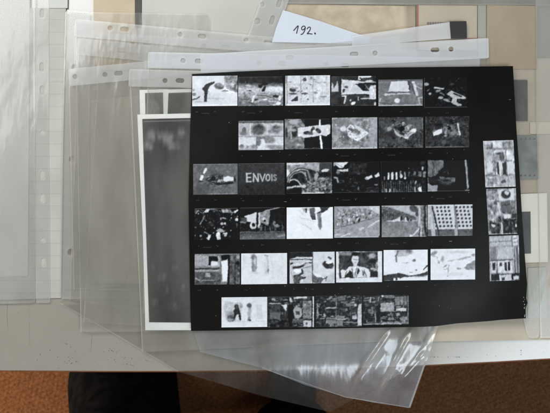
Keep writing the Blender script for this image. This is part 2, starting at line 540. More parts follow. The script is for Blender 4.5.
flat('white_sheet', [(-80, -40), (30, -40), (29, 120), (28, 276), (-80, 280)], 1, 'dull_paper', 'blank white sheet inside the leftmost punched sleeve', 'paper')
flat('white_slip', [(49, -30), (68, -30), (67.5, 8), (49, 8)], 1.3, 'dull_paper', 'small white slip at the top between the leftmost strip and the tan card', 'paper')
flat('brown_grey_sheet', [(91, 100), (200, 90), (205, 284), (89, 283)], 2, 'brown_grey', 'brownish grey sheet seen through several sleeves left of the white-bordered print', 'paper')

# the envelope with a red edge
e = root('cream_envelope', 448, 25, 'cream envelope with a red left edge behind the small black square', 'envelope')
part(e, 'paper_panel', [(418.6, 5), (477, 5.5), (477, 50), (418.6, 50)], 1, 'cream')
part(e, 'red_edge', [(416.6, 5), (418.5, 5), (418.5, 50), (416.6, 50)], 1, 'red')
part(e, 'red_line', [(468, 38), (477, 38), (477, 39.2), (468, 39.2)], 1.4, 'red')
V, F = [], []
for i in range(9):
    x = 427 + i * 2.5
    a = sheet_mesh([(x, 22), (x + 2.1, 21.9), (x + 2.1, 24.6), (x, 24.7)], zk(1.35), 0, step=6)
    s = len(V); V += a[0].tolist(); F += [tuple(q + s for q in f) for f in a[1]]
o = mobj('printed_bar', V, F, M['grey_ink'], e)

flat('kraft_square', [(487, 5), (537, 6), (537, 69), (486.5, 69)], 2, 'kraft_dull', 'square tan kraft card at the top right above the contact sheet corner', 'card', thick=.0004)
flat('pale_card', [(478, 5), (486, 5), (486, 60), (478, 60)], 1, 'grey_paper', 'narrow pale card edge between the cream envelope and the tan kraft square', 'card')

# negatives and mounts on the right
def negative(poly, k, mat, label, holes, group=None):
    r = root('negative', sum(p[0] for p in poly) / len(poly), sum(p[1] for p in poly) / len(poly), label, 'negative', group)
    part(r, 'film_base', poly, k, mat, holes=holes, step=5)
    return r
negative([(512, 80), (527.5, 80), (527.8, 121), (512, 121)], 3, 'neg', 'dark negative beside the upper right corner of the contact sheet', [])
sp = [(x, y, 1.3, .9, 0) for y in (139, 175.5) for x in (520.5, 525, 529.5, 534)]
negative([(505, 136), (538, 135), (539, 179), (505, 179.5)], 3, 'neg_grey', 'grey negative with rows of sprocket holes right of the contact sheet', sp)
mt = root('slide_mount', 536, 228, 'cream card mount with a dark slide in it at the right edge', 'slide')
part(mt, 'card_frame', [(518, 194), (547, 193), (548, 262), (518, 263)], 3, 'mount', thick=.0004)
part(mt, 'dark_slide', [(518, 212), (530.5, 211.5), (531, 253.5), (518, 254)], 3.6, 'neg')
flat('grey_slip', [(528, 268), (546, 267), (547, 318), (528, 318)], 2, 'grey_paper', 'pale grey slip under film below the cream slide mount', 'paper')
flat('cream_card', [(530, 122), (551, 122), (551, 134), (530, 134)], 2, 'cream', 'cream card end above the grey negative at the right', 'card')

# white-bordered prints
CW, CH = 84, 57
def vc_mat(name, rough, spec, bstr=.03):
    m, nt, b = new_mat(name)
    a = N(nt, 'ShaderNodeVertexColor'); a.layer_name = 'print'
    nt.links.new(a.outputs[0], b.inputs['Base Color'])
    b.inputs['Roughness'].default_value = rough; b.inputs['Specular IOR Level'].default_value = spec
    g = N(nt, 'ShaderNodeNewGeometry'); n = N(nt, 'ShaderNodeTexNoise'); n.inputs['Scale'].default_value = 40
    nt.links.new(g.outputs['Position'], n.inputs['Vector']); bump(nt, b, n.outputs['Fac'], bstr, .002)
    return m
M['photo_ink'] = vc_mat('photographic_print', .32, .4)

def print_grid(name, quad, zfun, img, parent, tint=(.965, .985, 1.02), base=.0):
    """quad TL,TR,BR,BL in photo pixels; img rows x cols of 0..255 greys"""
    h, w = img.shape
    u, v = np.meshgrid(np.linspace(0, 1, w), np.linspace(0, 1, h))
    q = np.array(quad, float)
    p = (q[0] * ((1 - u) * (1 - v))[..., None] + q[1] * (u * (1 - v))[..., None] + q[2] * (u * v)[..., None] + q[3] * ((1 - u) * v)[..., None])
    px, py = p[..., 0].ravel(), p[..., 1].ravel()
    z = zfun(px, py)
    k = MM * (CAM_H - z) / CAM_H
    V = np.stack([(px - 275) * k, (206.5 - py) * k, z], 1)
    idx = np.arange(w * h).reshape(h, w)
    F = np.stack([idx[1:, :-1], idx[1:, 1:], idx[:-1, 1:], idx[:-1, :-1]], -1).reshape(-1, 4)
    n0 = len(V)
    # a real rim so that the print has thickness
    rim = np.concatenate([idx[0, :], idx[1:, -1], idx[-1, -2::-1], idx[-2:0:-1, 0]])
    low = V[rim].copy(); low[:, 2] -= .00004
    V = np.concatenate([V, low]); m = len(rim)
    F = F.tolist() + [(int(rim[i]), int(rim[(i + 1) % m]), n0 + (i + 1) % m, n0 + i) for i in range(m)]
    g = lin(np.clip(img, 0, 255)).ravel()
    g = np.clip(g * 1.08 - .012, .004, 1); g = base + (.90 - base) * g
    c = np.ones((len(V), 4)); c[:n0, :3] = g[:, None] * np.array(tint)
    c[n0:, :3] = g[np.searchsorted(np.arange(n0), rim)][:, None]
    o = mobj(name, V, F, M['photo_ink'], parent)
    at = o.data.color_attributes.new('print', 'FLOAT_COLOR', 'POINT')
    at.data.foreach_set('color', np.clip(c, 0, 1).ravel().astype(np.float32))
    return o

# ---------------------------------------------------------------- a small darkroom: painting grey pictures as numbers
class Pic:
    warp = .8
    busy = 2.2
    def __init__(s, rect, bgv=128, seed=0, unit=None):
        s.x0, s.y0, s.x1, s.y1 = rect
        s.w = 168; s.h = 114
        s.r = np.random.RandomState(seed + 11)
        s.X, s.Y = np.meshgrid(np.linspace(s.x0, s.x1, s.w), np.linspace(s.y0, s.y1, s.h))
        s.a = np.full((s.h, s.w), float(bgv))
    def put(s, m, v):
        m = np.clip(m, 0, 1); s.a = s.a * (1 - m) + v * m; return s
    def p(s, v, *xy):
        pts = list(zip(xy[::2], xy[1::2]))
        m = inside(np.stack([s.X.ravel(), s.Y.ravel()], 1), pts).reshape(s.h, s.w).astype(float)
        return s.put(m, v)
    def e(s, v, cx, cy, rx, ry, rot=0, soft=.25):
        c, d = math.cos(rot), math.sin(rot)
        u = ((s.X - cx) * c + (s.Y - cy) * d) / rx; w = (-(s.X - cx) * d + (s.Y - cy) * c) / ry
        q = np.sqrt(u * u + w * w)
        return s.put((1 + soft / 2 - q) / soft, v)
    def l(s, v, wd, *xy):
        pts = list(zip(xy[::2], xy[1::2]))
        m = np.zeros_like(s.a)
        for (ax, ay), (bx, by) in zip(pts[:-1], pts[1:]):
            dx, dy = bx - ax, by - ay; L = dx * dx + dy * dy + 1e-9
            t = np.clip(((s.X - ax) * dx + (s.Y - ay) * dy) / L, 0, 1)
            d = np.hypot(s.X - ax - t * dx, s.Y - ay - t * dy)
            m = np.maximum(m, np.clip((wd / 2 + 2 - d) / 4, 0, 1))
        return s.put(m, v)
    def n(s, amp, sc=20, box=None, aspect=1.0):
        gh = max(3, int((s.y1 - s.y0) / sc)); gw = max(3, int((s.x1 - s.x0) / sc * aspect))
        g = s.r.randn(gh, gw)
        yy = np.linspace(0, gh - 1.001, s.h); xx = np.linspace(0, gw - 1.001, s.w)
        y0 = yy.astype(int); x0 = xx.astype(int); fy = (yy - y0)[:, None]; fx = (xx - x0)[None]
        f = g[y0][:, x0] * (1 - fy) * (1 - fx) + g[np.minimum(y0 + 1, gh - 1)][:, x0] * fy * (1 - fx) + g[y0][:, np.minimum(x0 + 1, gw - 1)] * (1 - fy) * fx + g[np.minimum(y0 + 1, gh - 1)][:, np.minimum(x0 + 1, gw - 1)] * fy * fx
        m = 1.0
        if box: m = ((s.X > box[0]) & (s.X < box[2]) & (s.Y > box[1]) & (s.Y < box[3])).astype(float)
        s.a = s.a + f * amp * m; return s
    def g(s, v0, v1, x0, y0, x1, y1):
        t = (s.Y - y0) / (y1 - y0)
        m = (s.X >= x0) & (s.X <= x1) & (t >= 0) & (t <= 1)
        s.a = np.where(m, v0 + (v1 - v0) * t, s.a); return s
    def m(s, count, lo, hi, wmin=15, wmax=70, box=None, hmax=None):
        b = box or (s.x0, s.y0, s.x1, s.y1)
        for i in range(count):
            w_ = s.r.uniform(wmin, wmax); h_ = s.r.uniform(wmin * .5, hmax or wmax * .5)
            x = s.r.uniform(b[0], b[2] - w_ * .5); y = s.r.uniform(b[1], b[3] - h_ * .5)
            v = lo + (hi - lo) * s.r.rand() ** 1.4
            k = (s.X > x) & (s.X < min(x + w_, b[2])) & (s.Y > y) & (s.Y < min(y + h_, b[3]))
            s.a[k] = v
        return s
    def out(s, soft=2):
        # let every edge wander a little and add clumpy grain, so nothing keeps a ruled outline
        def low(n_):
            gh, gw = n_, int(n_ * 1.5); g = s.r.randn(gh, gw)
            yy = np.linspace(0, gh - 1.001, s.h); xx = np.linspace(0, gw - 1.001, s.w)
            y0 = yy.astype(int); x0 = xx.astype(int); fy = (yy - y0)[:, None]; fx = (xx - x0)[None]
            return g[y0][:, x0] * (1 - fy) * (1 - fx) + g[y0 + 1][:, x0] * fy * (1 - fx) + g[y0][:, x0 + 1] * (1 - fy) * fx + g[y0 + 1][:, x0 + 1] * fy * fx
        I, J = np.meshgrid(np.arange(s.h), np.arange(s.w), indexing='ij')
        dy = low(12) * s.warp * 1.2 + low(40) * s.warp * .5; dx = low(12) * s.warp * 1.2 + low(40) * s.warp * .5
        a = s.a[np.clip(np.rint(I + dy), 0, s.h - 1).astype(int), np.clip(np.rint(J + dx), 0, s.w - 1).astype(int)]
        # busy detail gathers where shapes meet; plain areas stay plain
        gy, gx = np.gradient(a); e = np.hypot(gx, gy)
        for _ in range(7):
            b = np.pad(e, 1, mode='edge'); e = (b[:-2, 1:-1] + b[2:, 1:-1] + b[1:-1, :-2] + b[1:-1, 2:] + b[1:-1, 1:-1]) / 5
        e = np.clip(e * s.busy, 0, 26)
        a = a + (low(56) * .8 + low(34) * .6 + low(90) * .7) * e * .6
        mid = 1 - np.abs(a / 128 - 1) ** 2
        mid = np.clip(mid, .03, 1)
        a = a + low(44) * 8 * mid + low(20) * 7 * mid + s.r.randn(s.h, s.w) * (.8 + 3.5 * mid)
        for _ in range(soft):
            b = np.pad(a, 1, mode='edge')
            a = (b[:-2, 1:-1] + b[2:, 1:-1] + b[1:-1, :-2] + b[1:-1, 2:] + 2 * b[1:-1, 1:-1]) / 6
        return (a[0::2, 0::2] + a[1::2, 0::2] + a[0::2, 1::2] + a[1::2, 1::2]) / 4

def zprint(k): return lambda x, y: zk(k) + und(x, y)
bp = root('photo_print', 153, 112, 'small brownish print with a white frame peeping out above the large grey print', 'photograph', 'prints behind the large grey print')
part(bp, 'paper_base', [(139.5, 90), (168, 89), (169, 150), (141, 150)], 6, 'print_base', thick=.0002)
a = Pic((0, 0, 100, 100), 76, 3).n(12, 12).e(110, 40, 30, 40, 18)
print_grid('image', [(145, 93), (163, 92.5), (164, 148), (146, 148)], zprint(6.35), a.out(), bp, (1.0, .96, .88))
bp = root('photo_print', 190, 112, 'dark grey print with a pale left border peeping out beside the first contact frame', 'photograph', 'prints behind the large grey print')
part(bp, 'paper_base', [(165, 89.5), (230, 88), (230, 150), (163, 150)], 7, 'print_base', thick=.0002)
a = Pic((0, 0, 100, 100), 56, 4).n(7, 14)
print_grid('image', [(168.5, 93), (228, 91), (228, 148), (166, 148)], zprint(7.35), a.out(), bp, (1.0, .99, .94))

bp = root('photo_print', 165, 222, 'large dark grey print with a white border, half covered by the contact sheet', 'photograph')
def pl(x, y): return und(x, y) * .2
part(bp, 'paper_base', [(137.3, 114.5), (240, 112.3), (240, 330), (145.3, 330.3), (143, 240), (140, 175)], 9, 'print_base', thick=.00025)
a = Pic((0, 0, 100, 230), 28, 5)
a.g(32, 24, 0, 120, 100, 230)
for i in range(16):
    a.e(a.r.uniform(86, 140), a.r.uniform(3, 42), a.r.uniform(17, 34), a.r.uniform(2, 6), a.r.uniform(2, 6), a.r.uniform(-.6, .6), .9)
for i in range(7):
    a.e(a.r.uniform(76, 92), a.r.uniform(3, 42), a.r.uniform(150, 215), a.r.uniform(2, 8), a.r.uniform(1, 4), 0, .8)
print_grid('image', [(142.3, 119), (238, 117), (238, 323), (149, 322.3)], zprint(9.25), a.out(2), bp, (1.0, .985, .93))

# ================================================================ plastic sleeves
def sleeve(label, film_poly, strip_poly, holes, k, fm='film', stm='strip', seam=None, group='punched plastic sleeves in the pile', lift=None, rnd=5):
    c = np.array(film_poly).mean(0)
    r = root('plastic_sleeve', c[0], c[1], label, 'plastic sleeve', group)
    part(r, 'film', rounded(film_poly, rnd), k, fm, thick=0, step=9, lift=lift)
    if strip_poly:
        part(r, 'punched_strip', rounded(strip_poly, 2), k + .12, stm, thick=.00006, holes=holes, step=7, lift=lift)
    for s in (seam or []):
        (x0, y0), (x1, y1), w = s
        d = np.array((x1 - x0, y1 - y0), float); d /= np.hypot(*d); nrm = np.array((-d[1], d[0])) * w / 2
        part(r, 'weld_seam', [(x0 - nrm[0], y0 - nrm[1]), (x1 - nrm[0], y1 - nrm[1]), (x1 + nrm[0], y1 + nrm[1]), (x0 + nrm[0], y0 + nrm[1])], k + .16, 'seam', thick=.00005, step=9, lift=lift)
    return r

def hrow(spec, slope=0.0):
    out = []
    for (x, y, kind) in spec:
        if kind == 'r': out.append((x, y, 2.5, 2.5, slope))
        elif kind == 'R': out.append((x, y, 3.3, 3.3, slope))
        elif kind == 's': out.append((x, y, 4.3, 2.4, slope))
        elif kind == 'v': out.append((x, y, 2.4, 4.6, slope))
    return out

# leftmost sleeve, strip upright
sleeve('leftmost clear sleeve with an upright white strip of slots', [(-90, -40), (35, -40), (35.5, 303), (-90, 306)],
       [(33, -40), (49, -40), (48.5, 120), (50, 303), (36, 303), (33.5, 120)],
       hrow([(41.8, -12, 'v'), (42, 13, 'v'), (41.5, 67, 'v'), (42, 90, 'v'), (42, 132, 'r'), (42, 175, 'v'), (42, 198, 'v'), (42.5, 240, 'r'), (43, 262, 'v')]),
       2.2, 'film_milky', 'strip_soft', [((34, -40), (34.5, 303), 1.0)])
# tall sleeve with three round holes
sleeve('tall cream sleeve with a column of round holes, right of the leftmost strip', [(88, 12), (210, 14), (212, 300), (88, 299)],
       [(66, 10), (90, 12), (89, 299), (61, 299), (62.5, 160)],
       hrow([(74.6, 67, 'R'), (72, 159, 'R'), (70.5, 252, 'R')]), 3, 'film', 'strip_soft', [((66, 12), (62, 160), 1.4), ((62, 160), (61, 297), 1.4), ((62, 288), (130, 290), 1.2)])

def top_sleeve(label, x0, y0, x1, y1, w, holes, k, L=300, fm='film', stm='strip', film_bl=None, film_br=None, seam=True):
    d = np.array((x1 - x0, y1 - y0), float); d /= np.hypot(*d); nn = np.array((-d[1], d[0]))
    a = np.array((x0, y0), float); b = np.array((x1, y1), float)
    strip = [tuple(a), tuple(b), tuple(b + nn * w), tuple(a + nn * w)]
    fl = [tuple(a + nn * (w - 1)), tuple(b + nn * (w - 1)), film_br or tuple(b + nn * L), film_bl or tuple(a + nn * L)]
    sm = [((a + nn * w)[0:2], (b + nn * w)[0:2], 1.0), (tuple(a + d * .8), fl[3], .9)] if seam else None
    return sleeve(label, fl, strip, hrow(holes, math.atan2(d[1], d[0])), k, fm, stm, sm)

top_sleeve('faint sleeve strip lowest in the stack of strips, under the sleeve with rounded corner', 100, 33, 440, 52, 17,
           [(132.5, 42, 'r'), (147, 42.8, 's'), (204, 46, 'r'), (225, 47, 's'), (280, 50, 'r'), (300, 51, 's')], 4, L=290, stm='strip')
top_sleeve('sleeve strip sloping down to the right with a dark round hole near its left end', 78, 38, 420, 72, 16,
           [(107, 48.5, 'r'), (121.6, 50, 's'), (176, 56, 'r'), (192, 57.5, 's')], 4.6, L=285, film_bl=(70, 300))
top_sleeve('topmost sleeve strip with a rounded corner at its upper left', 75, 19, 418, 50, 17,
           [(110, 27.8, 'r'), (124.5, 29, 's'), (180, 34.2, 'r'), (202, 36, 's'), (246, 40, 'r'), (268, 42, 's'), (314, 46.8, 'r'), (330, 48, 's')], 5.2, film_bl=(81, 332), film_br=(400, 331), fm='film')
top_sleeve('sleeve strip rising to the right with two dark holes close together, low on the left', 68, 69, 400, 36, 17,
           [(75, 67.5 + 9, 'r'), (105, 74.5, 'r'), (118.5, 73.2, 's')], 5.8, L=228, film_bl=(74, 290))
top_sleeve('sleeve strip with a crisp left end above the corner of the contact sheet', 148, 52, 480, 58, 16,
           [(183, 60.5, 'r'), (199, 61, 's'), (259, 63, 'r'), (282, 63.5, 's'), (326, 64.5, 'r'), (345, 65, 's')], 8, L=262, stm='strip_dense')
top_sleeve('sleeve with a crisp left edge holding the large white-bordered grey print', 129, 69, 465, 78, 17,
           [(165, 80.5, 'r'), (180, 80.5, 's')], 10, film_bl=(142.5, 352), film_br=(425, 340), fm='film')
# right-hand end of a long white strip
sleeve('bright white sleeve strip ending square above the sixth frame of the top row', [(205, 72), (489, 55), (495, 300), (212, 310)],
       [(200, 54), (488.5, 38), (489, 58), (201, 74)], hrow([(354, 54, 's'), (375, 53, 'r'), (435, 49.8, 's'), (451, 49, 'r'), (290, 57.5, 's')], -.055),
       8.6, 'film', 'strip_dense')
# slanting strip at the top middle
sleeve('narrow slanting sleeve strip left of the handwritten label', [(266, -12), (292, -12), (275, 40), (250, 36)],
       [(265, -12), (293, -12), (274, 42), (247.5, 37)], hrow([(257, 21, 'R'), (262, 4, 'r')], .3) + [(272, 20, 2.4, 4.8, .3), (279, 3, 2.4, 4.4, .3)], 3.5, 'film', 'strip')

# the handwritten label
lb = root('handwritten_label', 318, 28, 'white paper label with a handwritten number above the second frame of the top row', 'label')
part(lb, 'paper', [(283, 10), (320, 21), (352, 32), (372, 38), (368, 44), (272, 42), (276, 28)], 5.45, 'white_paper', thick=.0001)
def stroke(parent, name, lines, w, k):
    V, F = [], []
    for pts in lines:
        # smooth the polyline
        p = np.array(pts, float)
        for _ in range(2):
            q = [p[0]]
            for a_, b_ in zip(p[:-1], p[1:]): q += [a_ * .75 + b_ * .25, a_ * .25 + b_ * .75]
            p = np.array(q + [p[-1]])
        for i in range(len(p)):
            d = p[min(i + 1, len(p) - 1)] - p[max(i - 1, 0)]; d = d / (np.hypot(*d) + 1e-9)
            nn = np.array((-d[1], d[0])) * w / 2
            for q in (p[i] - nn, p[i] + nn):
                q = (q[0], q[1] + 1.2); z = zk(k) + float(und(q[0], q[1])); x, y, _ = P(q[0], q[1], z); V.append((x, y, z))
        s = len(V) - 2 * len(p)
        F += [(s + 2 * i, s + 2 * i + 2, s + 2 * i + 3, s + 2 * i + 1) for i in range(len(p) - 1)]
    return mobj(name, V, F, M['ink'], parent)
stroke(lb, 'handwriting', [
    [(293.5, 29.5), (298.6, 23.5), (297.8, 27), (296.5, 32.4)],
    [(305.2, 25.2), (303, 24.6), (301.2, 27), (302.4, 29.2), (305, 27.2), (305.4, 25), (305, 29), (302.6, 33), (300.6, 33.2)],
    [(307, 28), (308.5, 25.6), (310.8, 26.2), (309.8, 29.4), (306.6, 33), (309, 32.2), (312.4, 33)],
    [(314.2, 32), (315.2, 31.6), (315.6, 32.6), (314.6, 33)]], .95, 5.9)

# negative holder with black end
nh = root('negative_holder', 405, 34, 'milky film holder with a small black square at its right end', 'film holder')
part(nh, 'milky_film', [(352, 36), (449.5, 22), (451, 38.5), (420, 41), (352, 47)], 8.2, 'strip_dense')
part(nh, 'black_end', [(449.6, 21.3), (466.5, 21), (467, 38), (451, 38.5)], 9.4, 'black_card', thick=.0002)

# long sleeves along the top and right edge
sleeve('pale sleeve edge running along the very top on the right', [(286, -40), (580, -40), (580, 5), (286, 3)], None, [], 3.2, 'film_milky', seam=[((286, 3), (580, 5), 1.2)])
sleeve('upright sleeve along the right edge covering negatives and mounts', [(405, -40), (537, -40), (540, 338), (528, 338.5), (500, 220), (405, 100)],
       [(536, -40), (575, -40), (575, 338), (541, 338), (537, 120)], [], 4.4, 'film', 'strip_soft', [((536, -40), (537, 120), 1), ((537, 120), (541, 338), 1)])
def crease(x0, y0, x1, y1, h, w):
    dx, dy = x1 - x0, y1 - y0; L = math.hypot(dx, dy)
    def f(x, y):
        t = ((x - x0) * dx + (y - y0) * dy) / (L * L)
        d = ((x - x0) * dy - (y - y0) * dx) / L
        return h * 1.6 * (.5 + .5 * np.tanh(d / (w * .45))) * np.exp(-np.clip(d, 0, None) / (w * 3.2)) * np.clip(np.minimum(t * 5, (1 - t) * 5) + .2, 0, 1)
    return f
CR = [crease(392, 328, 352, 386, .0030, 4.6), crease(412, 330, 376, 398, .0034, 4.8), crease(396, 368, 404, 388, .0018, 3.0),
      crease(424, 350, 400, 380, .0024, 4.0), crease(436, 332, 418, 360, .0020, 4.5), crease(384, 350, 370, 374, .0014, 3),
      crease(360, 378, 352, 392, .001, 2.2), crease(300, 338, 240, 352, .0006, 6)]
def edge_y(x): return np.interp(x, [p[0] for p in EDGE[::-1]], [p[1] for p in EDGE[::-1]])
def droop(c, a=.00003):
    def f(x, y):
        d = np.clip(y - edge_y(x) + 6, 0, None)
        z = -a * d ** 1.6 + .0030 * np.exp(-((y - edge_y(x) + 6) / 16.0) ** 2) * 0
        for q in c: z = z + q(x, y)
        return z
    return f
def hang(name_label, outline, k, mat, cr, step, seams, a=.00003):
    c = np.array(outline).mean(0)
    r = root('plastic_sleeve', c[0], c[1], name_label, 'plastic sleeve', 'sleeves hanging over the table edge')
    part(r, 'film', outline, k, mat, thick=0, step=step, lift=droop(cr, a))
    for (p0, p1, w) in seams:
        d = np.array(p1, float) - np.array(p0, float); d /= np.hypot(*d); nn = np.array((-d[1], d[0])) * w / 2
        part(r, 'weld_seam', [tuple(np.array(p0) - nn), tuple(np.array(p1) - nn), tuple(np.array(p1) + nn), tuple(np.array(p0) + nn)], k + .1, 'seam', thick=.00004, step=5, lift=droop(cr, a))
hang('wide clear sleeve slanting under the crisp one and hanging over the table edge', [(60, 303), (130, 300), (400, 300), (404, 372), (330, 412), (262, 396), (178, 371.5), (118, 336)], 3.4, 'film_thin', [], 8,
     [((60, 303), (118, 336), .5), ((118, 336), (178, 371.5), .5)])
hang('crisp creased sleeve with its sharp corner hanging down over the table edge', [(190, 318), (441, 312), (437, 327), (424, 367), (409.5, 408), (376, 403), (345, 397), (305, 385), (262, 368), (200, 352)], 7, 'film_hang', CR, 2.6,
     [((438, 322), (424, 366), 2.6), ((424, 366), (409.5, 407.5), 1.8), ((262, 368), (345, 397), .8), ((345, 397), (409, 407.5), .8)])

# ================================================================ the black contact sheet
SHEET = [(192, 74), (236, 71.6), (283, 69.7), (330, 68.4), (375, 67.6), (430, 67), (485, 66.4), (513, 66),
         (514.5, 95), (516.5, 130), (519.5, 172), (522, 215), (525, 258), (527.2, 284), (526.4, 298), (527.4, 303), (525.6, 309), (526, 318.3),
         (500, 320), (488, 321.2), (457, 323.4), (436, 326.2), (420, 327), (380, 327.6), (330, 328.6), (280, 329.6), (235, 330.4), (191, 331),
         (189.8, 280), (188.6, 200), (189.8, 140)]
CK = 13
def clift(x, y):
    """the sheet curls up a little along its right and lower edges"""
    c = np.clip((x - 440) / 87, 0, 1) ** 2 * np.clip((y - 200) / 120, 0, 1) ** 2 * .0045
    c = c + np.clip((y - 300) / 30, 0, 1) ** 2 * .0010 + np.clip((x - 490) / 30, 0, 1) ** 2 * .0007
    return c + .00035 * np.sin(x * .018) * np.sin(y * .024) + .00035
def csheet_mat():
    m, nt, b = new_mat('black_photographic_paper')
    out, nz = noise_mix(nt, (.0048, .0044, .0040), (.0072, .0066, .0058), 8)
    nt.links.new(out, b.inputs['Base Color']); b.inputs['Roughness'].default_value = .24
    b.inputs['Specular IOR Level'].default_value = .30
    rr = N(nt, 'ShaderNodeMapRange'); rr.inputs['To Min'].default_value = .18; rr.inputs['To Max'].default_value = .36
    nt.links.new(nz.outputs['Fac'], rr.inputs['Value']); nt.links.new(rr.outputs[0], b.inputs['Roughness'])
    n = N(nt, 'ShaderNodeTexNoise'); n.inputs['Scale'].default_value = 22; n.inputs['Detail'].default_value = 2
    g = N(nt, 'ShaderNodeNewGeometry'); nt.links.new(g.outputs['Position'], n.inputs['Vector'])
    bump(nt, b, n.outputs['Fac'], .12, .003)
    return m
M['csheet'] = csheet_mat()
cs = root('contact_sheet', 355, 200, 'black photographic contact sheet covered with rows of small frames, on top of the pile', 'contact sheet')
V, F = sheet_mesh(SHEET, zk(CK), .0003, step=6, lift=clift)
M['sheet_edge'] = paper('contact_sheet_edge', (176, 168, 148), .6, .05, 60)
sh = mobj('sheet_paper', V, F, [M['csheet'], M['sheet_edge']], cs)
for p_ in sh.data.polygons:
    if len(p_.vertices) == 4: p_.material_index = 1
def zc(x, y): return zk(CK) + und(x, y) + clift(x, y) + .00007

FR = []   # (origin, scale, quad in zoomed units, picture, label)
def frame(ox, oy, rect, pic, label, sc_=11.0, quad=None):
    x0, y0, x1, y1 = rect
    if quad is None:
        s = .011 * (x1 - x0) / 2
        quad = [(x0, y0 + s), (x1, y0 - s), (x1, y1 - s), (x0, y1 + s)]
    q = [(ox + x / sc_, oy + y / sc_) for x, y in quad]
    o = print_grid('printed_frame', q, zc, pic.out(), cs)
    o['label'] = label
    FR.append(q)
# ---- top row
r = (25, 42, 522, 374); a = Pic(r, 212, 1).n(6, 60)
a.p(150, 380, 42, 522, 42, 522, 232, 430, 208, 372, 150).n(34, 22, (372, 42, 522, 228)).n(22, 10, (380, 42, 522, 210))
a.e(118, 318, 158, 56, 34, .15, .3).n(22, 16, (265, 122, 372, 195)).e(85, 330, 172, 34, 14, .2).e(110, 388, 211, 40, 7)
a.e(186, 250, 292, 130, 10).e(176, 90, 325, 60, 8).e(120, 45, 245, 22, 18).e(150, 38, 195, 12, 14).l(88, 13, 28, 302, 70, 292, 105, 266)
a.p(52, 135, 182, 175, 132, 242, 106, 264, 122, 222, 150, 198, 196, 192, 235, 186, 326, 155, 326, 160, 240, 160, 214).l(150, 6, 200, 200, 222, 262)
a.e(60, 262, 112, 12, 12).g(228, 228, 25, 356, 522, 374)
frame(190, 72, r, a, 'bright frame of a stooping figure on snow beside bushes')
r = (25, 50, 518, 372); a = Pic(r, 150, 2).g(34, 40, 25, 50, 518, 120).n(9, 22, (25, 50, 518, 120))
a.g(60, 175, 25, 120, 518, 180).g(190, 150, 25, 180, 518, 250).e(206, 420, 195, 100, 34).e(180, 140, 150, 40, 10).e(178, 100, 212, 90, 36).n(16, 14, (25, 150, 518, 372))
a.e(150, 110, 240, 80, 18).g(132, 118, 25, 262, 518, 372).p(158, 165, 232, 350, 214, 470, 236, 518, 262, 490, 300, 380, 300, 220, 330, 165, 300).n(20, 16, (25, 220, 518, 372))
a.e(60, 205, 306, 42, 10, -.3).e(45, 150, 205, 30, 8).e(48, 442, 268, 40, 14).e(28, 270, 155, 26, 22).e(34, 318, 130, 34, 20).l(30, 26, 320, 170, 300, 208)
a.e(215, 190, 295, 14, 40, .3).e(220, 320, 300, 22, 9).e(225, 462, 348, 28, 16).e(200, 420, 360, 22, 9).l(70, 8, 130, 330, 200, 345).e(214, 480, 290, 16, 30)
a.l(196, 9, 30, 262, 90, 205, 160, 190, 215, 222).l(176, 10, 165, 236, 260, 224, 350, 216, 440, 228).l(70, 8, 230, 255, 330, 262, 420, 292).l(200, 8, 350, 318, 470, 330).l(60, 7, 60, 296, 140, 305)
a.busy = 3
frame(236, 72, r, a, 'frame of a low rocky mound with a dark stooping figure')
r = (25, 38, 518, 368); a = Pic(r, 205, 3).n(8, 40).n(7, 12)
for x in (196, 330): a.l(148, 8, x, 40, x + 3, 330)
for y in (130, 240): a.l(172, 6, 60, y, 330, y + 4)
a.l(165, 5, 478, 50, 480, 200).p(140, 25, 38, 48, 38, 46, 130, 25, 130).p(192, 25, 130, 45, 130, 45, 368, 25, 368).l(90, 5, 48, 40, 48, 368)
a.e(60, 110, 195, 34, 26, .2).e(150, 130, 176, 40, 10).e(75, 110, 238, 40, 10).p(55, 85, 318, 150, 262, 166, 268, 166, 318).e(80, 236, 82, 22, 22).e(90, 238, 236, 36, 10).e(110, 275, 298, 14, 12).e(125, 310, 70, 12, 16).e(140, 440, 270, 40, 8).e(150, 350, 228, 30, 12).e(140, 262, 175, 12, 10)
a.n(10, 14, (200, 40, 518, 340)).g(232, 222, 48, 352, 518, 368)
a.busy = 1.6
for q in range(26): a.e(a.r.uniform(110, 190), a.r.uniform(70, 500), a.r.uniform(55, 335), a.r.uniform(4, 22), a.r.uniform(2, 7), a.r.uniform(-.4, .4), .8)
frame(283, 72, r, a, 'bright frame of a wall of pinned sheets')
r = (25, 45, 518, 372); a = Pic(r, 52, 4).n(9, 30).p(200, 135, 82, 300, 96, 516, 110, 516, 300, 440, 300, 435, 240, 135, 240).n(12, 16, (135, 82, 516, 240))
a.p(40, 112, 45, 132, 45, 132, 245, 118, 245).p(190, 30, 215, 30, 110, 62, 165, 92, 90, 106, 215).p(60, 30, 100, 60, 175, 90, 80, 60, 45, 30, 45)
a.e(70, 192, 165, 20, 16).e(60, 165, 205, 14, 20, .6).p(40, 292, 135, 340, 118, 520, 118, 520, 148, 455, 148, 440, 205, 372, 210, 350, 180)
a.l(150, 8, 400, 150, 440, 200, 500, 170).p(215, 318, 45, 465, 45, 465, 58, 350, 72, 350, 88, 318, 88).e(80, 342, 66, 12, 10).e(60, 378, 98, 30, 8).e(200, 440, 100, 40, 10)
a.l(228, 8, 140, 242, 430, 234).p(55, 180, 246, 440, 246, 440, 285, 180, 285).e(205, 470, 215, 35, 60).n(18, 14, (380, 140, 516, 300)).l(215, 10, 350, 292, 500, 292)
a.l(215, 14, 145, 262, 185, 262, 172, 340).e(225, 265, 340, 24, 16, -.5).e(170, 236, 308, 12, 12).l(190, 8, 322, 270, 322, 310).e(200, 506, 352, 10, 22)
frame(329, 72, r, a, 'frame of white boards lying on dark ground')
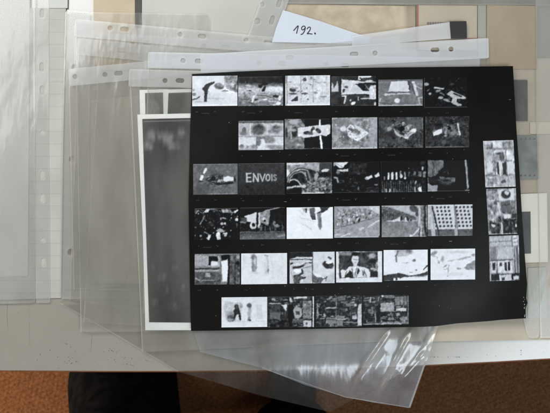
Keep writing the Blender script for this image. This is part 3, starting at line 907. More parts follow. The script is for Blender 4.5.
r = (38, 82, 525, 372); a = Pic(r, 112, 5).n(9, 26).g(90, 100, 38, 82, 525, 100)
a.p(205, 180, 104, 355, 100, 380, 214, 148, 214).n(5, 20, (160, 104, 370, 210)).p(70, 355, 90, 380, 90, 395, 200, 380, 200).p(196, 405, 104, 432, 104, 478, 262, 448, 262).l(60, 7, 395, 120, 440, 260)
a.l(182, 16, 110, 246, 218, 240).l(190, 14, 250, 240, 378, 240).e(195, 120, 248, 18, 16).e(218, 244, 312, 32, 24).l(170, 16, 64, 290, 42, 345).p(160, 470, 276, 522, 272, 522, 292, 495, 292, 500, 366, 480, 366)
a.l(165, 10, 455, 162, 510, 190).n(10, 14, (420, 100, 525, 372)).g(172, 160, 38, 358, 525, 372).l(78, 8, 38, 330, 180, 352).l(88, 8, 120, 226, 400, 222)
a.busy = 1.0
frame(375, 72, r, a, 'frame of a pale rectangle and a round disc on grey ground')
r = (25, 60, 505, 390); a = Pic(r, 30, 6).n(5, 30)
a.e(150, 48, 135, 26, 18).l(120, 10, 80, 190, 60, 205).e(165, 90, 238, 14, 14).l(190, 15, 140, 165, 235, 184).e(150, 180, 206, 28, 14, -.2).e(40, 150, 190, 8, 14).l(120, 12, 205, 230, 240, 250)
a.e(165, 205, 280, 28, 16).p(178, 268, 240, 320, 205, 480, 280, 478, 300, 430, 292, 385, 290, 378, 330, 440, 362, 430, 380, 340, 352, 320, 330, 340, 290, 300, 262)
a.l(36, 14, 350, 236, 430, 272).p(44, 380, 320, 410, 300, 455, 304, 440, 335).e(150, 272, 310, 40, 14, .3).e(40, 262, 214, 12, 20).e(60, 330, 135, 22, 12).e(80, 300, 290, 14, 14).l(58, 6, 360, 120, 420, 60).e(150, 296, 322, 16, 8).n(12, 12, (140, 160, 480, 370))
frame(422, 72, r, a, 'dark frame with scattered pale slanting shapes')
# ---- second row
r = (28, 62, 522, 385); a = Pic(r, 178, 7).n(6, 30).g(88, 96, 28, 62, 522, 92).n(7, 10, (28, 62, 522, 92))
a.p(172, 28, 92, 150, 92, 150, 232, 28, 232).l(214, 8, 158, 92, 158, 240).l(205, 7, 345, 95, 345, 235)
a.e(90, 90, 165, 22, 34, .2).e(110, 80, 200, 36, 22, 0, .8).e(78, 245, 150, 72, 50, 0, .6).e(64, 260, 130, 36, 22, 0, .9).e(92, 240, 190, 60, 30, 0, .9).e(112, 435, 160, 52, 42, 0, .8).e(85, 440, 135, 36, 16, 0, .8).e(130, 380, 180, 30, 20, 0, .8)
a.g(196, 212, 28, 240, 522, 330).l(110, 6, 28, 236, 522, 236).p(118, 222, 240, 330, 240, 345, 385, 222, 385).p(212, 235, 330, 260, 320, 280, 260, 322, 300, 345, 330, 365, 385, 232, 385)
a.e(128, 360, 270, 66, 40, .3, .5).e(116, 250, 290, 26, 50).p(216, 288, 262, 305, 262, 345, 350, 320, 365).e(116, 65, 338, 26, 16, .4).e(130, 125, 348, 12, 16)
a.e(140, 440, 360, 110, 26, .15, .6).e(132, 200, 352, 30, 28, 0, .8).g(170, 150, 28, 365, 230, 385).n(8, 12)
a.busy = 1.3
frame(236, 115, r, a, 'frame of tufted trees seen through window panes')
r = (20, 42, 522, 376); a = Pic(r, 26, 8).n(4, 30)
a.p(118, 20, 42, 195, 42, 240, 120, 230, 376, 20, 376).n(24, 22, (20, 42, 232, 376)).e(165, 120, 75, 60, 24).e(48, 125, 190, 34, 48).l(170, 16, 85, 130, 90, 250).e(150, 118, 165, 26, 16).e(60, 40, 190, 14, 60).l(150, 8, 60, 120, 180, 130)
a.p(208, 165, 145, 230, 130, 400, 112, 520, 112, 520, 208, 470, 235, 420, 225, 330, 240, 235, 250, 165, 230).e(52, 262, 196, 34, 20).e(60, 330, 170, 24, 40).e(90, 310, 200, 40, 18, 0, .6).e(60, 390, 175, 34, 20, .6).e(210, 342, 190, 16, 30).n(14, 18, (165, 112, 520, 235))
a.l(110, 9, 225, 250, 245, 310, 270, 262).p(22, 280, 250, 405, 250, 405, 355, 250, 355).l(238, 18, 402, 60, 408, 130).l(244, 20, 412, 240, 425, 368).l(235, 14, 230, 372, 520, 372, 0, 0) if False else None
a.l(130, 5, 225, 368, 405, 366).l(244, 20, 410, 238, 425, 366).l(238, 18, 402, 62, 406, 120)
frame(283, 115, r, a, 'frame of a bright shelf and a white pole against black')
r = (22, 38, 520, 382); a = Pic(r, 138, 9).n(18, 26).n(12, 10).g(160, 150, 440, 38, 520, 380).n(8, 20, (430, 38, 520, 380))
a.e(118, 110, 90, 90, 34, 0, .9).e(95, 170, 250, 60, 60, 0, .9).e(205, 145, 165, 40, 26, .1).e(120, 150, 200, 36, 10).p(205, 190, 150, 262, 108, 330, 150, 418, 208, 388, 248, 300, 300, 240, 268, 196, 236)
a.e(110, 238, 172, 40, 14, .5).e(120, 300, 200, 46, 26, .6, .7).e(110, 290, 320, 50, 18, 0, .6).l(225, 7, 200, 240, 300, 296, 400, 226).n(18, 14, (190, 110, 420, 300)).l(110, 6, 262, 125, 285, 180).e(128, 215, 115, 50, 20)
a.g(190, 180, 22, 366, 520, 382)
for q in range(60): a.e(a.r.choice([96, 110, 168, 186]), a.r.uniform(30, 515), a.r.uniform(45, 375), a.r.uniform(3, 9), a.r.uniform(3, 8), a.r.uniform(0, 3), .7)
a.l(232, 9, 200, 150, 225, 118, 262, 150).l(232, 9, 300, 296, 350, 262, 418, 208, 380, 180).l(96, 8, 240, 200, 290, 170, 330, 210).l(232, 7, 240, 250, 320, 240, 380, 200).e(236, 300, 280, 22, 12).e(90, 225, 165, 22, 12)
frame(330, 114, r, a, 'light grey frame of a crumpled white object lying on gravel')
r = (30, 35, 520, 372); a = Pic(r, 66, 10).n(13, 26).n(9, 10).e(88, 430, 110, 90, 70, 0, 1)
a.e(150, 148, 162, 24, 22, 0, .5).e(132, 185, 120, 16, 14).p(160, 205, 190, 235, 200, 300, 240, 380, 180, 440, 160, 436, 196, 390, 224, 345, 274, 300, 262, 220, 232).e(40, 262, 150, 54, 36, .5).e(34, 300, 140, 20, 40, -.5)
a.e(180, 298, 108, 12, 20, .3).e(150, 340, 160, 24, 28).e(218, 412, 184, 28, 24).e(140, 370, 130, 26, 16).n(24, 14, (200, 110, 440, 270)).e(205, 330, 258, 26, 10).l(120, 8, 508, 50, 512, 160).e(50, 150, 220, 50, 26, 0, .8)
a.n(18, 14, (30, 320, 520, 372)).l(95, 5, 460, 80, 480, 370)
for q in range(60): a.e(a.r.choice([34, 44, 90, 110]), a.r.uniform(35, 515), a.r.uniform(40, 365), a.r.uniform(3, 9), a.r.uniform(3, 8), a.r.uniform(0, 3), .7)
a.l(190, 10, 205, 165, 225, 215, 270, 250, 330, 268, 385, 225, 430, 190).l(170, 7, 262, 130, 300, 200, 340, 240).l(120, 8, 210, 130, 260, 108, 320, 112).e(225, 420, 182, 24, 18).e(28, 280, 165, 26, 30).l(190, 6, 345, 150, 380, 190)
frame(376, 114, r, a, 'dark frame of a crumpled shiny object on gravel')
r = (38, 25, 520, 368); a = Pic(r, 52, 11).n(10, 26).n(8, 10)
a.p(205, 125, 200, 165, 172, 225, 160, 228, 205, 190, 228, 130, 240).e(110, 150, 195, 40, 22, .2).e(90, 262, 160, 50, 60, 0, .8).e(96, 340, 185, 60, 60, 0, .8).n(26, 15, (215, 100, 420, 260)).e(25, 300, 150, 22, 30).e(150, 260, 200, 14, 24)
a.l(205, 15, 388, 105, 402, 160, 418, 228).e(120, 355, 200, 22, 18).l(120, 10, 232, 130, 262, 105).e(80, 240, 310, 30, 24).e(34, 180, 120, 60, 20, 0, .9).e(140, 262, 238, 18, 10).g(95, 90, 38, 355, 460, 368)
for q in range(50): a.e(a.r.choice([26, 34, 80, 96]), a.r.uniform(45, 510), a.r.uniform(40, 355), a.r.uniform(3, 9), a.r.uniform(3, 8), a.r.uniform(0, 3), .7)
for q in range(9): a.l(a.r.choice([90, 130, 165]), 5, 320 + 90 * math.cos(q * .7), 180 + 70 * math.sin(q * .7), 320 + 55 * math.cos(q * .7 + .6), 185 + 44 * math.sin(q * .7 + .6))
a.p(215, 128, 200, 170, 175, 222, 165, 218, 205, 185, 226, 132, 238)
frame(422, 114, r, a, 'dark frame of a round crumpled object with a bright left end')
# ---- third row
r = (35, 42, 525, 380); a = Pic(r, 98, 12).n(7, 30).n(5, 12).e(78, 120, 330, 90, 60, 0, 1)
a.l(214, 26, 172, 100, 158, 140).l(220, 26, 138, 168, 120, 214).l(70, 8, 150, 150, 135, 160).e(52, 285, 215, 80, 62, .1, .4).n(28, 16, (180, 165, 370, 280)).l(120, 6, 150, 185, 240, 180).l(110, 5, 165, 240, 240, 250, 310, 290)
a.e(150, 330, 222, 40, 30, 0, .7).p(216, 372, 188, 420, 176, 478, 196, 472, 232, 400, 240, 372, 228).e(40, 415, 255, 66, 12).e(60, 210, 215, 44, 18).e(58, 120, 235, 24, 10).g(124, 120, 200, 366, 525, 380).e(34, 490, 220, 10, 30)
for q in range(22): a.l(a.r.choice([30, 44, 150, 170]), 6, a.r.uniform(190, 360), a.r.uniform(170, 270), a.r.uniform(190, 360), a.r.uniform(180, 265))
a.e(40, 260, 200, 26, 22).e(36, 320, 262, 40, 14).e(165, 325, 228, 22, 14)
a.busy = 1.8
frame(190, 160, r, a, 'frame of a small wrecked object with bright ends on grey ground')
r = (15, 35, 525, 385); a = Pic(r, 54, 13).n(3, 40).g(48, 44, 15, 240, 525, 385).n(6, 60, (300, 40, 525, 240))
T = 190
a.l(T, 17, 108, 148, 110, 238).l(T, 13, 104, 150, 156, 146).l(T, 13, 108, 192, 150, 190).l(T, 13, 108, 236, 158, 236)
a.l(T, 14, 184, 236, 182, 150).l(T, 14, 182, 150, 232, 234).l(T, 13, 234, 236, 232, 152)
a.l(T - 6, 13, 252, 152, 280, 232).l(T - 6, 13, 280, 232, 306, 156)
for t0 in range(16):
    t1 = 2 * math.pi * t0 / 16; t2 = 2 * math.pi * (t0 + 1) / 16
    a.l(T - 14, 12, 340 + 20 * math.cos(t1), 194 + 34 * math.sin(t1), 340 + 20 * math.cos(t2), 194 + 34 * math.sin(t2))
a.l(T - 24, 12, 382, 162, 384, 228)
a.l(T - 30, 11, 430, 172, 412, 164, 402, 178, 416, 194, 432, 208, 424, 226, 404, 220)
a.warp = .35; a.busy = .3
frame(237, 160, r, a, 'dark frame with the pale letters ENVOIS')
r = (30, 28, 530, 370); a = Pic(r, 60, 14).p(150, 30, 28, 400, 28, 380, 130, 240, 100, 120, 120, 60, 190, 30, 190).n(18, 24, (30, 28, 400, 180)).g(70, 60, 390, 28, 530, 110).l(205, 14, 30, 45, 220, 40)
a.p(215, 30, 100, 60, 110, 70, 170, 30, 185).e(44, 160, 195, 74, 62, .3).e(30, 130, 180, 20, 24).l(150, 18, 110, 110, 200, 130, 250, 180, 262, 240).l(120, 22, 262, 130, 290, 230).l(48, 20, 240, 130, 262, 210).l(44, 18, 305, 140, 330, 210)
a.l(150, 20, 240, 90, 300, 90, 350, 130, 370, 170).l(50, 10, 262, 100, 330, 120, 352, 140).e(150, 350, 190, 20, 40)
a.e(22, 100, 265, 84, 52, .1).l(185, 13, 60, 225, 120, 212, 160, 240, 190, 280).l(180, 20, 36, 302, 130, 290, 190, 286).p(30, 30, 325, 190, 300, 190, 370, 30, 370)
a.p(96, 200, 285, 330, 240, 400, 180, 530, 200, 530, 370, 200, 370).n(34, 15, (200, 200, 530, 370)).e(205, 455, 118, 40, 16, -.15).e(36, 450, 165, 70, 30).e(190, 215, 290, 26, 16).e(150, 425, 205, 26, 8).n(24, 12, (200, 240, 530, 350)).l(140, 6, 300, 260, 500, 210).g(200, 190, 195, 354, 440, 370)
for k_, v_ in ((62, 150), (78, 60), (92, 165), (108, 50)):
    pts = []
    for q in range(9):
        t_ = math.pi * (1.02 + .62 * q / 8); pts += [150 + (k_ + 50) * math.cos(t_) * 1.1 + k_ * .5, 250 + (k_ + 60) * math.sin(t_) * .95]
    a.l(v_, 9, *pts)
for q in range(40): a.l(a.r.choice([40, 60, 170, 200]), 5, *(lambda x, y: (x, y, x + a.r.uniform(-30, 30), y + a.r.uniform(-14, 14)))(a.r.uniform(215, 520), a.r.uniform(225, 350)))
a.busy = 2.6
frame(284, 160, r, a, 'frame of curved pipes and machinery')
r = (25, 40, 535, 382); a = Pic(r, 26, 15).n(4, 24)
a.p(215, 30, 52, 190, 44, 150, 80, 130, 108, 95, 108, 60, 80, 30, 76).l(120, 6, 60, 60, 120, 100).p(200, 60, 128, 190, 118, 190, 146, 120, 148).e(120, 80, 158, 22, 22, 0, .6).e(150, 40, 70, 16, 20)
a.l(78, 14, 210, 100, 375, 100).l(60, 8, 340, 80, 362, 55).g(44, 40, 200, 60, 390, 180).n(8, 22, (190, 50, 400, 200)).l(150, 16, 38, 210, 70, 220, 82, 260)
a.p(210, 370, 222, 400, 205, 448, 188, 456, 220, 390, 240).p(212, 478, 200, 526, 162, 530, 205, 490, 218).e(120, 492, 296, 22, 10).e(90, 300, 330, 10, 26).g(46, 50, 390, 320, 520, 370).n(12, 14, (240, 240, 530, 375)).e(62, 270, 270, 26, 12, .5).e(55, 205, 260, 14, 10)
for q in range(34): a.l(a.r.choice([56, 74, 20, 92]), 5, *(lambda x, y: (x, y, x + a.r.uniform(-50, 50), y + a.r.uniform(-20, 20)))(a.r.uniform(40, 520), a.r.uniform(150, 372)))
a.busy = 2.6
frame(331, 158, r, a, 'dark frame of a workshop with a bright upper left corner')
r = (30, 30, 530, 376); a = Pic(r, 26, 16).n(4, 24)
for x, w_ in ((116, 20), (158, 22), (203, 20)): a.l(214, w_, x, 165, x + 2, 228)
a.l(130, 18, 250, 150, 250, 175).e(205, 256, 200, 16, 22).l(160, 12, 294, 160, 296, 205).e(205, 298, 222, 12, 12).e(150, 70, 215, 6, 20).e(80, 340, 180, 12, 30).e(90, 398, 170, 14, 24)
for i, x in enumerate(range(48, 470, 24)): a.l(50 + a.r.randint(0, 50), 10, x, 250 + a.r.randint(0, 30), x + 2, 368)
for x, v in ((52, 120), (90, 190), (130, 205), (172, 130), (205, 90)): a.l(v, 14, x, 342, x, 368)
a.l(110, 5, 240, 262, 270, 258, 280, 280).e(150, 412, 268, 10, 16).l(170, 14, 405, 320, 410, 368).p(215, 440, 330, 480, 305, 470, 345, 485, 368, 445, 365).p(105, 440, 150, 478, 150, 478, 205, 440, 205).p(110, 492, 150, 525, 150, 525, 215, 492, 215).e(180, 488, 115, 12, 18).n(16, 14, (330, 100, 530, 376)).n(9, 14, (40, 230, 330, 376)).e(50, 490, 60, 30, 20)
frame(378, 158, r, a, 'dark frame with a row of small bright upright windows')
r = (40, 40, 505, 388); a = Pic(r, 26, 17).n(2, 30)
a.p(104, 42, 48, 215, 48, 215, 130, 160, 160, 150, 200, 95, 225, 45, 225).l(60, 10, 100, 60, 115, 170).l(140, 14, 118, 140, 130, 180).l(46, 10, 90, 150, 105, 220).n(10, 26, (42, 48, 215, 225)).e(40, 110, 258, 62, 36).e(34, 200, 175, 46, 30)
a.p(150, 42, 300, 80, 318, 145, 318, 150, 388, 42, 388).l(150, 8, 42, 240, 60, 330).n(12, 30, (42, 310, 150, 388)).e(100, 200, 240, 30, 14).e(62, 260, 275, 78, 34, 0, .6).e(110, 322, 262, 20, 26, .4).e(90, 285, 250, 46, 8).e(36, 240, 265, 40, 10)
a.l(150, 20, 455, 50, 468, 170).l(160, 18, 468, 170, 482, 350).l(140, 10, 455, 378, 495, 376).l(120, 8, 482, 350, 470, 378)
a.l(84, 9, 160, 260, 240, 292, 310, 290).l(96, 8, 170, 232, 240, 240, 320, 240).l(70, 7, 210, 180, 262, 160, 270, 200).l(64, 7, 180, 300, 300, 318)
frame(424, 156, r, a, 'black frame with a thin bright upright rod at its right side')
# ---- fourth row
r = (40, 35, 520, 386); a = Pic(r, 24, 18).n(6, 26)
a.n(40, 18, (45, 38, 515, 90)).p(200, 130, 85, 160, 48, 210, 42, 190, 78).l(150, 8, 55, 90, 75, 60, 110, 80).p(160, 345, 85, 330, 45, 430, 60, 470, 85, 450, 92).l(170, 18, 480, 85, 512, 60).n(44, 14, (340, 45, 515, 90)).l(120, 14, 220, 45, 320, 66).e(90, 280, 60, 30, 10)
a.l(140, 10, 150, 122, 100, 212).l(60, 8, 190, 100, 150, 150).l(150, 13, 325, 148, 380, 148).e(185, 342, 208, 18, 16).e(185, 372, 204, 12, 12).e(205, 502, 165, 18, 18).e(70, 502, 225, 12, 24).e(50, 215, 215, 30, 30, 0, .8)
a.p(210, 275, 310, 320, 290, 330, 375, 290, 382, 275, 340).p(160, 275, 285, 320, 250, 352, 272, 370, 300, 310, 300).p(205, 175, 376, 190, 330, 225, 325, 195, 384).l(130, 14, 150, 298, 200, 325).p(190, 350, 310, 400, 300, 390, 340, 370, 350).e(150, 108, 336, 12, 14).e(60, 115, 372, 14, 8).n(12, 14)
for q in range(70): a.e(a.r.choice([40, 60, 90, 140, 200]), a.r.uniform(45, 515), a.r.uniform(40, 380), a.r.uniform(2, 8), a.r.uniform(2, 9), a.r.uniform(0, 3), .6)
a.busy = 3.4
frame(191, 205, r, a, 'black frame speckled with bright broken shapes')
r = (20, 38, 520, 388); a = Pic(r, 26, 19).n(4, 26).g(60, 52, 20, 38, 520, 100) if False else Pic(r, 30, 19).n(4, 26)
a.p(202, 65, 135, 190, 98, 205, 100, 210, 205, 150, 200, 100, 190, 95, 150).p(190, 215, 110, 245, 90, 246, 260, 215, 265).p(140, 245, 92, 300, 75, 355, 66, 345, 200, 330, 240, 250, 200).n(18, 14, (245, 70, 350, 230)).l(160, 10, 300, 75, 460, 42)
a.l(20, 22, 214, 90, 216, 300).e(200, 168, 235, 34, 40).e(36, 172, 228, 16, 22).e(190, 232, 240, 16, 22).e(200, 290, 165, 20, 14).e(40, 295, 185, 16, 12).p(70, 30, 150, 95, 150, 95, 200, 30, 200).l(130, 12, 28, 198, 85, 202).p(34, 355, 90, 500, 60, 510, 250, 360, 220).e(130, 398, 218, 14, 28).e(140, 425, 242, 34, 14)
a.n(14, 12, (20, 210, 520, 290)).g(82, 100, 20, 300, 520, 388).l(60, 8, 20, 322, 520, 316).n(8, 20, (20, 300, 520, 388)).e(130, 480, 350, 60, 12, -.2).l(28, 10, 500, 50, 515, 300)
for q in range(24): a.l(a.r.choice([60, 90, 150]), 4, *(lambda x: (x, a.r.uniform(225, 250), x + 3, 290))(a.r.uniform(225, 510)))
a.busy = 2.6
frame(238, 204, r, a, 'frame of a street seen from under a dark roof')
r = (30, 36, 538, 382); a = Pic(r, 228, 20).n(3, 40).p(160, 195, 45, 262, 40, 250, 98, 235, 98).p(60, 232, 50, 255, 50, 250, 98, 236, 98).e(190, 300, 60, 34, 20)
a.p(96, 285, 50, 340, 44, 345, 130, 350, 172, 310, 176, 290, 120).p(66, 300, 130, 345, 130, 348, 176, 312, 176).p(56, 385, 36, 500, 36, 470, 70, 420, 100, 350, 112, 400, 70).e(222, 368, 82, 36, 12, -.5).p(140, 362, 110, 408, 95, 414, 262, 392, 288, 375, 250).e(110, 396, 200, 16, 70, 0, .8).e(200, 240, 240, 80, 6, .5).e(205, 250, 170, 90, 8, .3).e(206, 200, 100, 60, 5, .7)
frame(284, 204, r, a, 'white frame with dark hanging legs at its top')
r = (25, 36, 525, 380); a = Pic(r, 165, 21).n(6, 26).p(196, 400, 36, 525, 36, 525, 130, 480, 118).l(96, 12, 385, 78, 500, 130).p(150, 25, 36, 200, 36, 140, 110, 40, 180, 25, 180).p(138, 25, 180, 140, 110, 230, 60, 380, 66, 500, 130, 525, 150, 200, 240, 25, 285).n(20, 14, (60, 60, 500, 245)).n(16, 9, (100, 70, 430, 240))
for i in range(34):
    x = a.r.uniform(60, 430); t = (x - 25) / 500; a.e(a.r.choice([70, 90, 220, 215]), x, a.r.uniform(150 - 70 * t, 245 - 110 * t), 7, 14, a.r.uniform(-.3, .3))
a.e(40, 300, 190, 10, 26).e(60, 245, 215, 10, 18, -.5).p(150, 25, 288, 525, 150, 525, 380, 25, 380).l(92, 7, 25, 284, 200, 240, 525, 148).e(196, 320, 285, 34, 12, -.3).l(200, 14, 390, 270, 525, 190).l(205, 13, 90, 370, 200, 335).n(9, 20, (25, 260, 525, 380)).e(180, 60, 345, 60, 10, -.2).g(178, 172, 25, 366, 525, 380).e(60, 522, 372, 12, 16)
for q in range(90):
    x = a.r.uniform(40, 440); t = (x - 25) / 500; a.e(a.r.choice([84, 110, 205, 190]), x, a.r.uniform(100 - 40 * t, 262 - 110 * t), a.r.uniform(2, 7), a.r.uniform(2, 8), 0, .6)
frame(332, 203, r, a, 'pale frame of a rubble bank rising beside a road')
r = (30, 38, 530, 384); a = Pic(r, 160, 22).n(5, 30)
a.p(176, 30, 38, 420, 38, 425, 160, 210, 90, 130, 45).p(92, 30, 50, 140, 60, 300, 130, 410, 168, 410, 200, 250, 200, 60, 215, 30, 215).n(16, 13, (30, 60, 250, 210)).l(150, 7, 130, 60, 410, 168)
for x in range(50, 200, 22): a.l(60, 6, x, 80 + (x - 50) * .25, x, 180)
a.p(205, 190, 190, 235, 155, 232, 210, 60, 212).e(40, 246, 180, 12, 28).e(200, 296, 195, 14, 22).e(50, 315, 185, 12, 20).e(150, 340, 195, 14, 14).e(60, 352, 200, 10, 12).g(120, 132, 30, 215, 450, 384).n(6, 30, (30, 215, 450, 384)).e(78, 380, 75, 50, 34, .5).e(80, 415, 130, 16, 34).l(190, 14, 435, 50, 450, 130, 440, 260)
a.p(120, 455, 38, 530, 38, 530, 384, 470, 384, 462, 200).n(22, 14, (455, 38, 530, 384)).l(40, 22, 505, 40, 500, 200, 520, 384).l(190, 16, 432, 290, 400, 340, 360, 375).l(48, 10, 440, 380, 448, 290).l(180, 12, 460, 250, 462, 380).e(225, 348, 368, 12, 12).n(8, 14)
frame(379, 202, r, a, 'frame of a long low building behind a wide road with a tree')
r = (20, 40, 512, 384); a = Pic(r, 200, 23).n(5, 30)
for j in range(6):
    for i in range(12):
        x = 38 + i * 42 + j * 7 + (6 if i < 1 else 0); y = 70 + j * 41
        if 88 < x < 505 and not (285 < x < 322): a.e(56, x, y, 12, 13, .5, .5)
a.l(54, 16, 70, 60, 96, 170, 130, 300).l(150, 12, 60, 60, 80, 200, 90, 300).l(120, 14, 310, 40, 330, 300).l(60, 7, 322, 60, 348, 300).l(205, 10, 296, 44, 310, 300)
a.g(88, 92, 20, 308, 512, 384).n(8, 14, (20, 308, 512, 384)).p(175, 55, 300, 100, 300, 105, 384, 65, 384).p(165, 310, 300, 345, 300, 350, 384, 318, 384).l(50, 12, 135, 310, 145, 384).p(180, 20, 40, 60, 60, 60, 300, 20, 300).n(14, 12, (20, 60, 70, 384))
a.busy = .9; a.warp = .4
frame(426, 201, r, a, 'frame of a tower block facade full of small round holes')
# ---- fifth row
r = (30, 42, 525, 380); a = Pic(r, 118, 24).n(6, 30).p(160, 30, 55, 180, 55, 180, 175, 30, 175).n(5, 12, (30, 55, 180, 175))
for x in range(50, 180, 20): a.l(142, 5, x, 60, x, 170)
a.p(170, 175, 60, 305, 60, 305, 180, 175, 180).p(34, 182, 66, 286, 66, 286, 132, 210, 132, 208, 172, 182, 168).p(214, 208, 128, 286, 128, 286, 166, 208, 166).l(48, 14, 35, 206, 300, 204).l(165, 10, 35, 225, 305, 226).p(80, 30, 240, 315, 240, 315, 380, 30, 380).p(150, 145, 250, 200, 250, 200, 292, 145, 292).n(14, 16, (30, 240, 315, 380)).l(150, 9, 110, 332, 240, 332).l(165, 12, 40, 310, 80, 330)
a.p(26, 315, 60, 410, 52, 420, 100, 320, 116).p(225, 325, 122, 380, 112, 390, 96, 398, 190, 384, 350, 335, 350, 328, 200).p(30, 398, 60, 418, 60, 412, 380, 385, 380).p(86, 418, 55, 525, 50, 525, 380, 415, 380).n(18, 18, (418, 50, 525, 380)).l(44, 10, 470, 60, 475, 380).e(150, 505, 78, 18, 20).e(30, 500, 150, 22, 26).e(120, 440, 90, 14, 30)
frame(192, 250, r, a, 'frame of a facade and counter with a bright white upright panel')
r = (35, 36, 540, 376); a = Pic(r, 216, 25).n(3, 50).e(150, 180, 145, 32, 100, 0, .3).e(126, 165, 190, 14, 50, 0, .7).e(122, 175, 80, 28, 30, 0, .8).e(196, 185, 130, 12, 40, 0, .8).e(186, 315, 160, 24, 110, 0, .4).e(206, 305, 150, 12, 80, 0, .6).e(140, 332, 230, 8, 30, 0, .8).e(150, 310, 64, 26, 8).l(205, 5, 375, 60, 378, 310).l(205, 4, 480, 60, 482, 340).l(206, 5, 375, 306, 540, 306).l(200, 8, 60, 60, 66, 220).e(200, 190, 250, 60, 10, 0, .8)
frame(238, 250, r, a, 'very pale frame of two faint upright figures')
r = (40, 32, 535, 378); a = Pic(r, 206, 26).n(5, 30)
a.p(40, 40, 32, 290, 32, 290, 88, 120, 90, 40, 110).n(5, 20, (40, 32, 290, 80)).l(205, 12, 130, 98, 285, 96).l(60, 10, 40, 116, 285, 112).p(190, 40, 122, 295, 122, 295, 378, 40, 378).e(48, 62, 160, 18, 14).l(60, 22, 85, 205, 130, 200, 190, 180, 215, 160).l(140, 14, 200, 165, 280, 150).p(225, 85, 235, 120, 210, 130, 222, 165, 215, 165, 250, 120, 275)
a.l(58, 20, 175, 225, 182, 262, 140, 290, 90, 298).p(80, 82, 290, 140, 290, 200, 310, 150, 340, 150, 378, 85, 378).n(22, 12, (80, 285, 200, 378)).e(60, 195, 318, 30, 10, -.4).l(130, 8, 190, 210, 275, 190).e(56, 270, 150, 18, 8).l(80, 12, 292, 32, 292, 378)
a.e(48, 460, 178, 62, 40, .3).p(215, 430, 130, 470, 165, 515, 150, 520, 100, 440, 100).e(70, 490, 190, 26, 16).e(90, 480, 100, 26, 12, .6).p(96, 295, 280, 345, 312, 410, 322, 470, 290, 520, 300, 460, 340, 400, 378, 295, 378).n(18, 12, (300, 295, 500, 378)).p(200, 385, 378, 420, 330, 440, 330, 420, 378).p(186, 460, 290, 535, 270, 535, 378, 430, 378).e(225, 350, 290, 40, 14, .3)
a.l(50, 12, 85, 200, 130, 196, 185, 184).l(226, 8, 60, 175, 160, 160, 280, 130).l(150, 7, 60, 240, 75, 330).l(170, 8, 210, 240, 275, 262).e(236, 120, 236, 30, 22).l(60, 9, 430, 140, 440, 190, 490, 205, 520, 180).e(232, 470, 150, 34, 16)
frame(286, 249, r, a, 'frame split into a small bird like shape and a dark bowl on white')
r = (35, 38, 540, 378); a = Pic(r, 214, 27).n(3, 40).p(60, 65, 50, 490, 48, 492, 322, 68, 330).n(14, 26, (66, 50, 490, 322)).e(130, 150, 65, 70, 18, 0, .8).l(92, 10, 60, 48, 490, 46)
a.e(44, 245, 72, 42, 26).e(206, 245, 130, 38, 52, 0, .2).e(34, 245, 66, 30, 20).e(205, 245, 178, 20, 34).e(150, 230, 125, 10, 5).e(150, 262, 125, 9, 5).e(160, 246, 155, 12, 4)
a.p(200, 120, 262, 180, 205, 225, 196, 270, 196, 350, 226, 395, 262, 402, 322, 120, 322).p(42, 140, 300, 195, 230, 208, 268, 228, 322, 130, 322).p(46, 275, 220, 345, 240, 340, 300, 310, 322, 255, 322).p(215, 205, 205, 268, 205, 250, 300, 226, 310).e(208, 110, 262, 26, 24, .4).e(42, 358, 262, 16, 26, .7).e(150, 285, 300, 26, 16).e(96, 330, 265, 16, 30)
a.p(190, 345, 228, 395, 240, 402, 315, 370, 315).e(150, 430, 90, 40, 30, 0, .7).e(40, 440, 150, 40, 30, 0, .8).e(150, 450, 236, 40, 14, .3).e(130, 480, 200, 10, 50).n(24, 16, (370, 60, 490, 250)).p(40, 410, 260, 490, 262, 490, 315, 410, 315).n(8, 14)
a.p(212, 84, 248, 108, 232, 140, 246, 182, 206, 214, 198, 232, 240, 228, 318, 206, 262, 178, 236, 128, 322, 96, 322)
a.p(212, 268, 200, 340, 212, 386, 232, 404, 268, 406, 322, 372, 322, 350, 262, 318, 240, 330, 322, 256, 322, 300, 250)
a.l(70, 6, 150, 250, 128, 318).l(60, 8, 206, 220, 222, 300).l(60, 8, 262, 220, 244, 300).l(70, 6, 340, 240, 366, 316).e(206, 245, 128, 36, 52, 0, .2).e(36, 245, 68, 36, 22).l(70, 5, 226, 122, 240, 122).l(70, 5, 252, 122, 266, 122).l(150, 4, 246, 126, 245, 146).l(90, 5, 236, 158, 256, 158)
a.busy = 1.5
frame(333, 248, r, a, 'frame of a framed portrait of a person in a white collar')
r = (40, 42, 525, 380); a = Pic(r, 224, 28).n(2, 50).e(160, 262, 60, 90, 80, .1, .3).p(226, 200, 120, 350, 60, 380, 200, 210, 190).e(120, 320, 62, 36, 28, 0, .9).e(182, 250, 90, 60, 30, 0, .9).l(112, 18, 196, 60, 176, 110, 186, 168).e(120, 376, 160, 18, 16).l(150, 9, 245, 186, 320, 186).l(150, 9, 325, 292, 360, 290).e(130, 400, 265, 12, 8).e(226, 262, 150, 56, 34, 0, .8)
a.l(56, 11, 475, 258, 520, 220).l(60, 7, 500, 225, 525, 212).p(58, 40, 318, 120, 308, 200, 298, 250, 305, 300, 326, 400, 318, 525, 278, 525, 330, 240, 345, 200, 380, 40, 380).n(10, 16, (40, 300, 525, 345)).p(222, 250, 345, 525, 328, 525, 380, 220, 380).p(222, 148, 348, 172, 348, 172, 380, 148, 380).p(222, 192, 348, 220, 348, 220, 380, 192, 380).e(150, 420, 336, 90, 6)
frame(380, 246, r, a, 'white frame with a pale round head above a dark ledge')
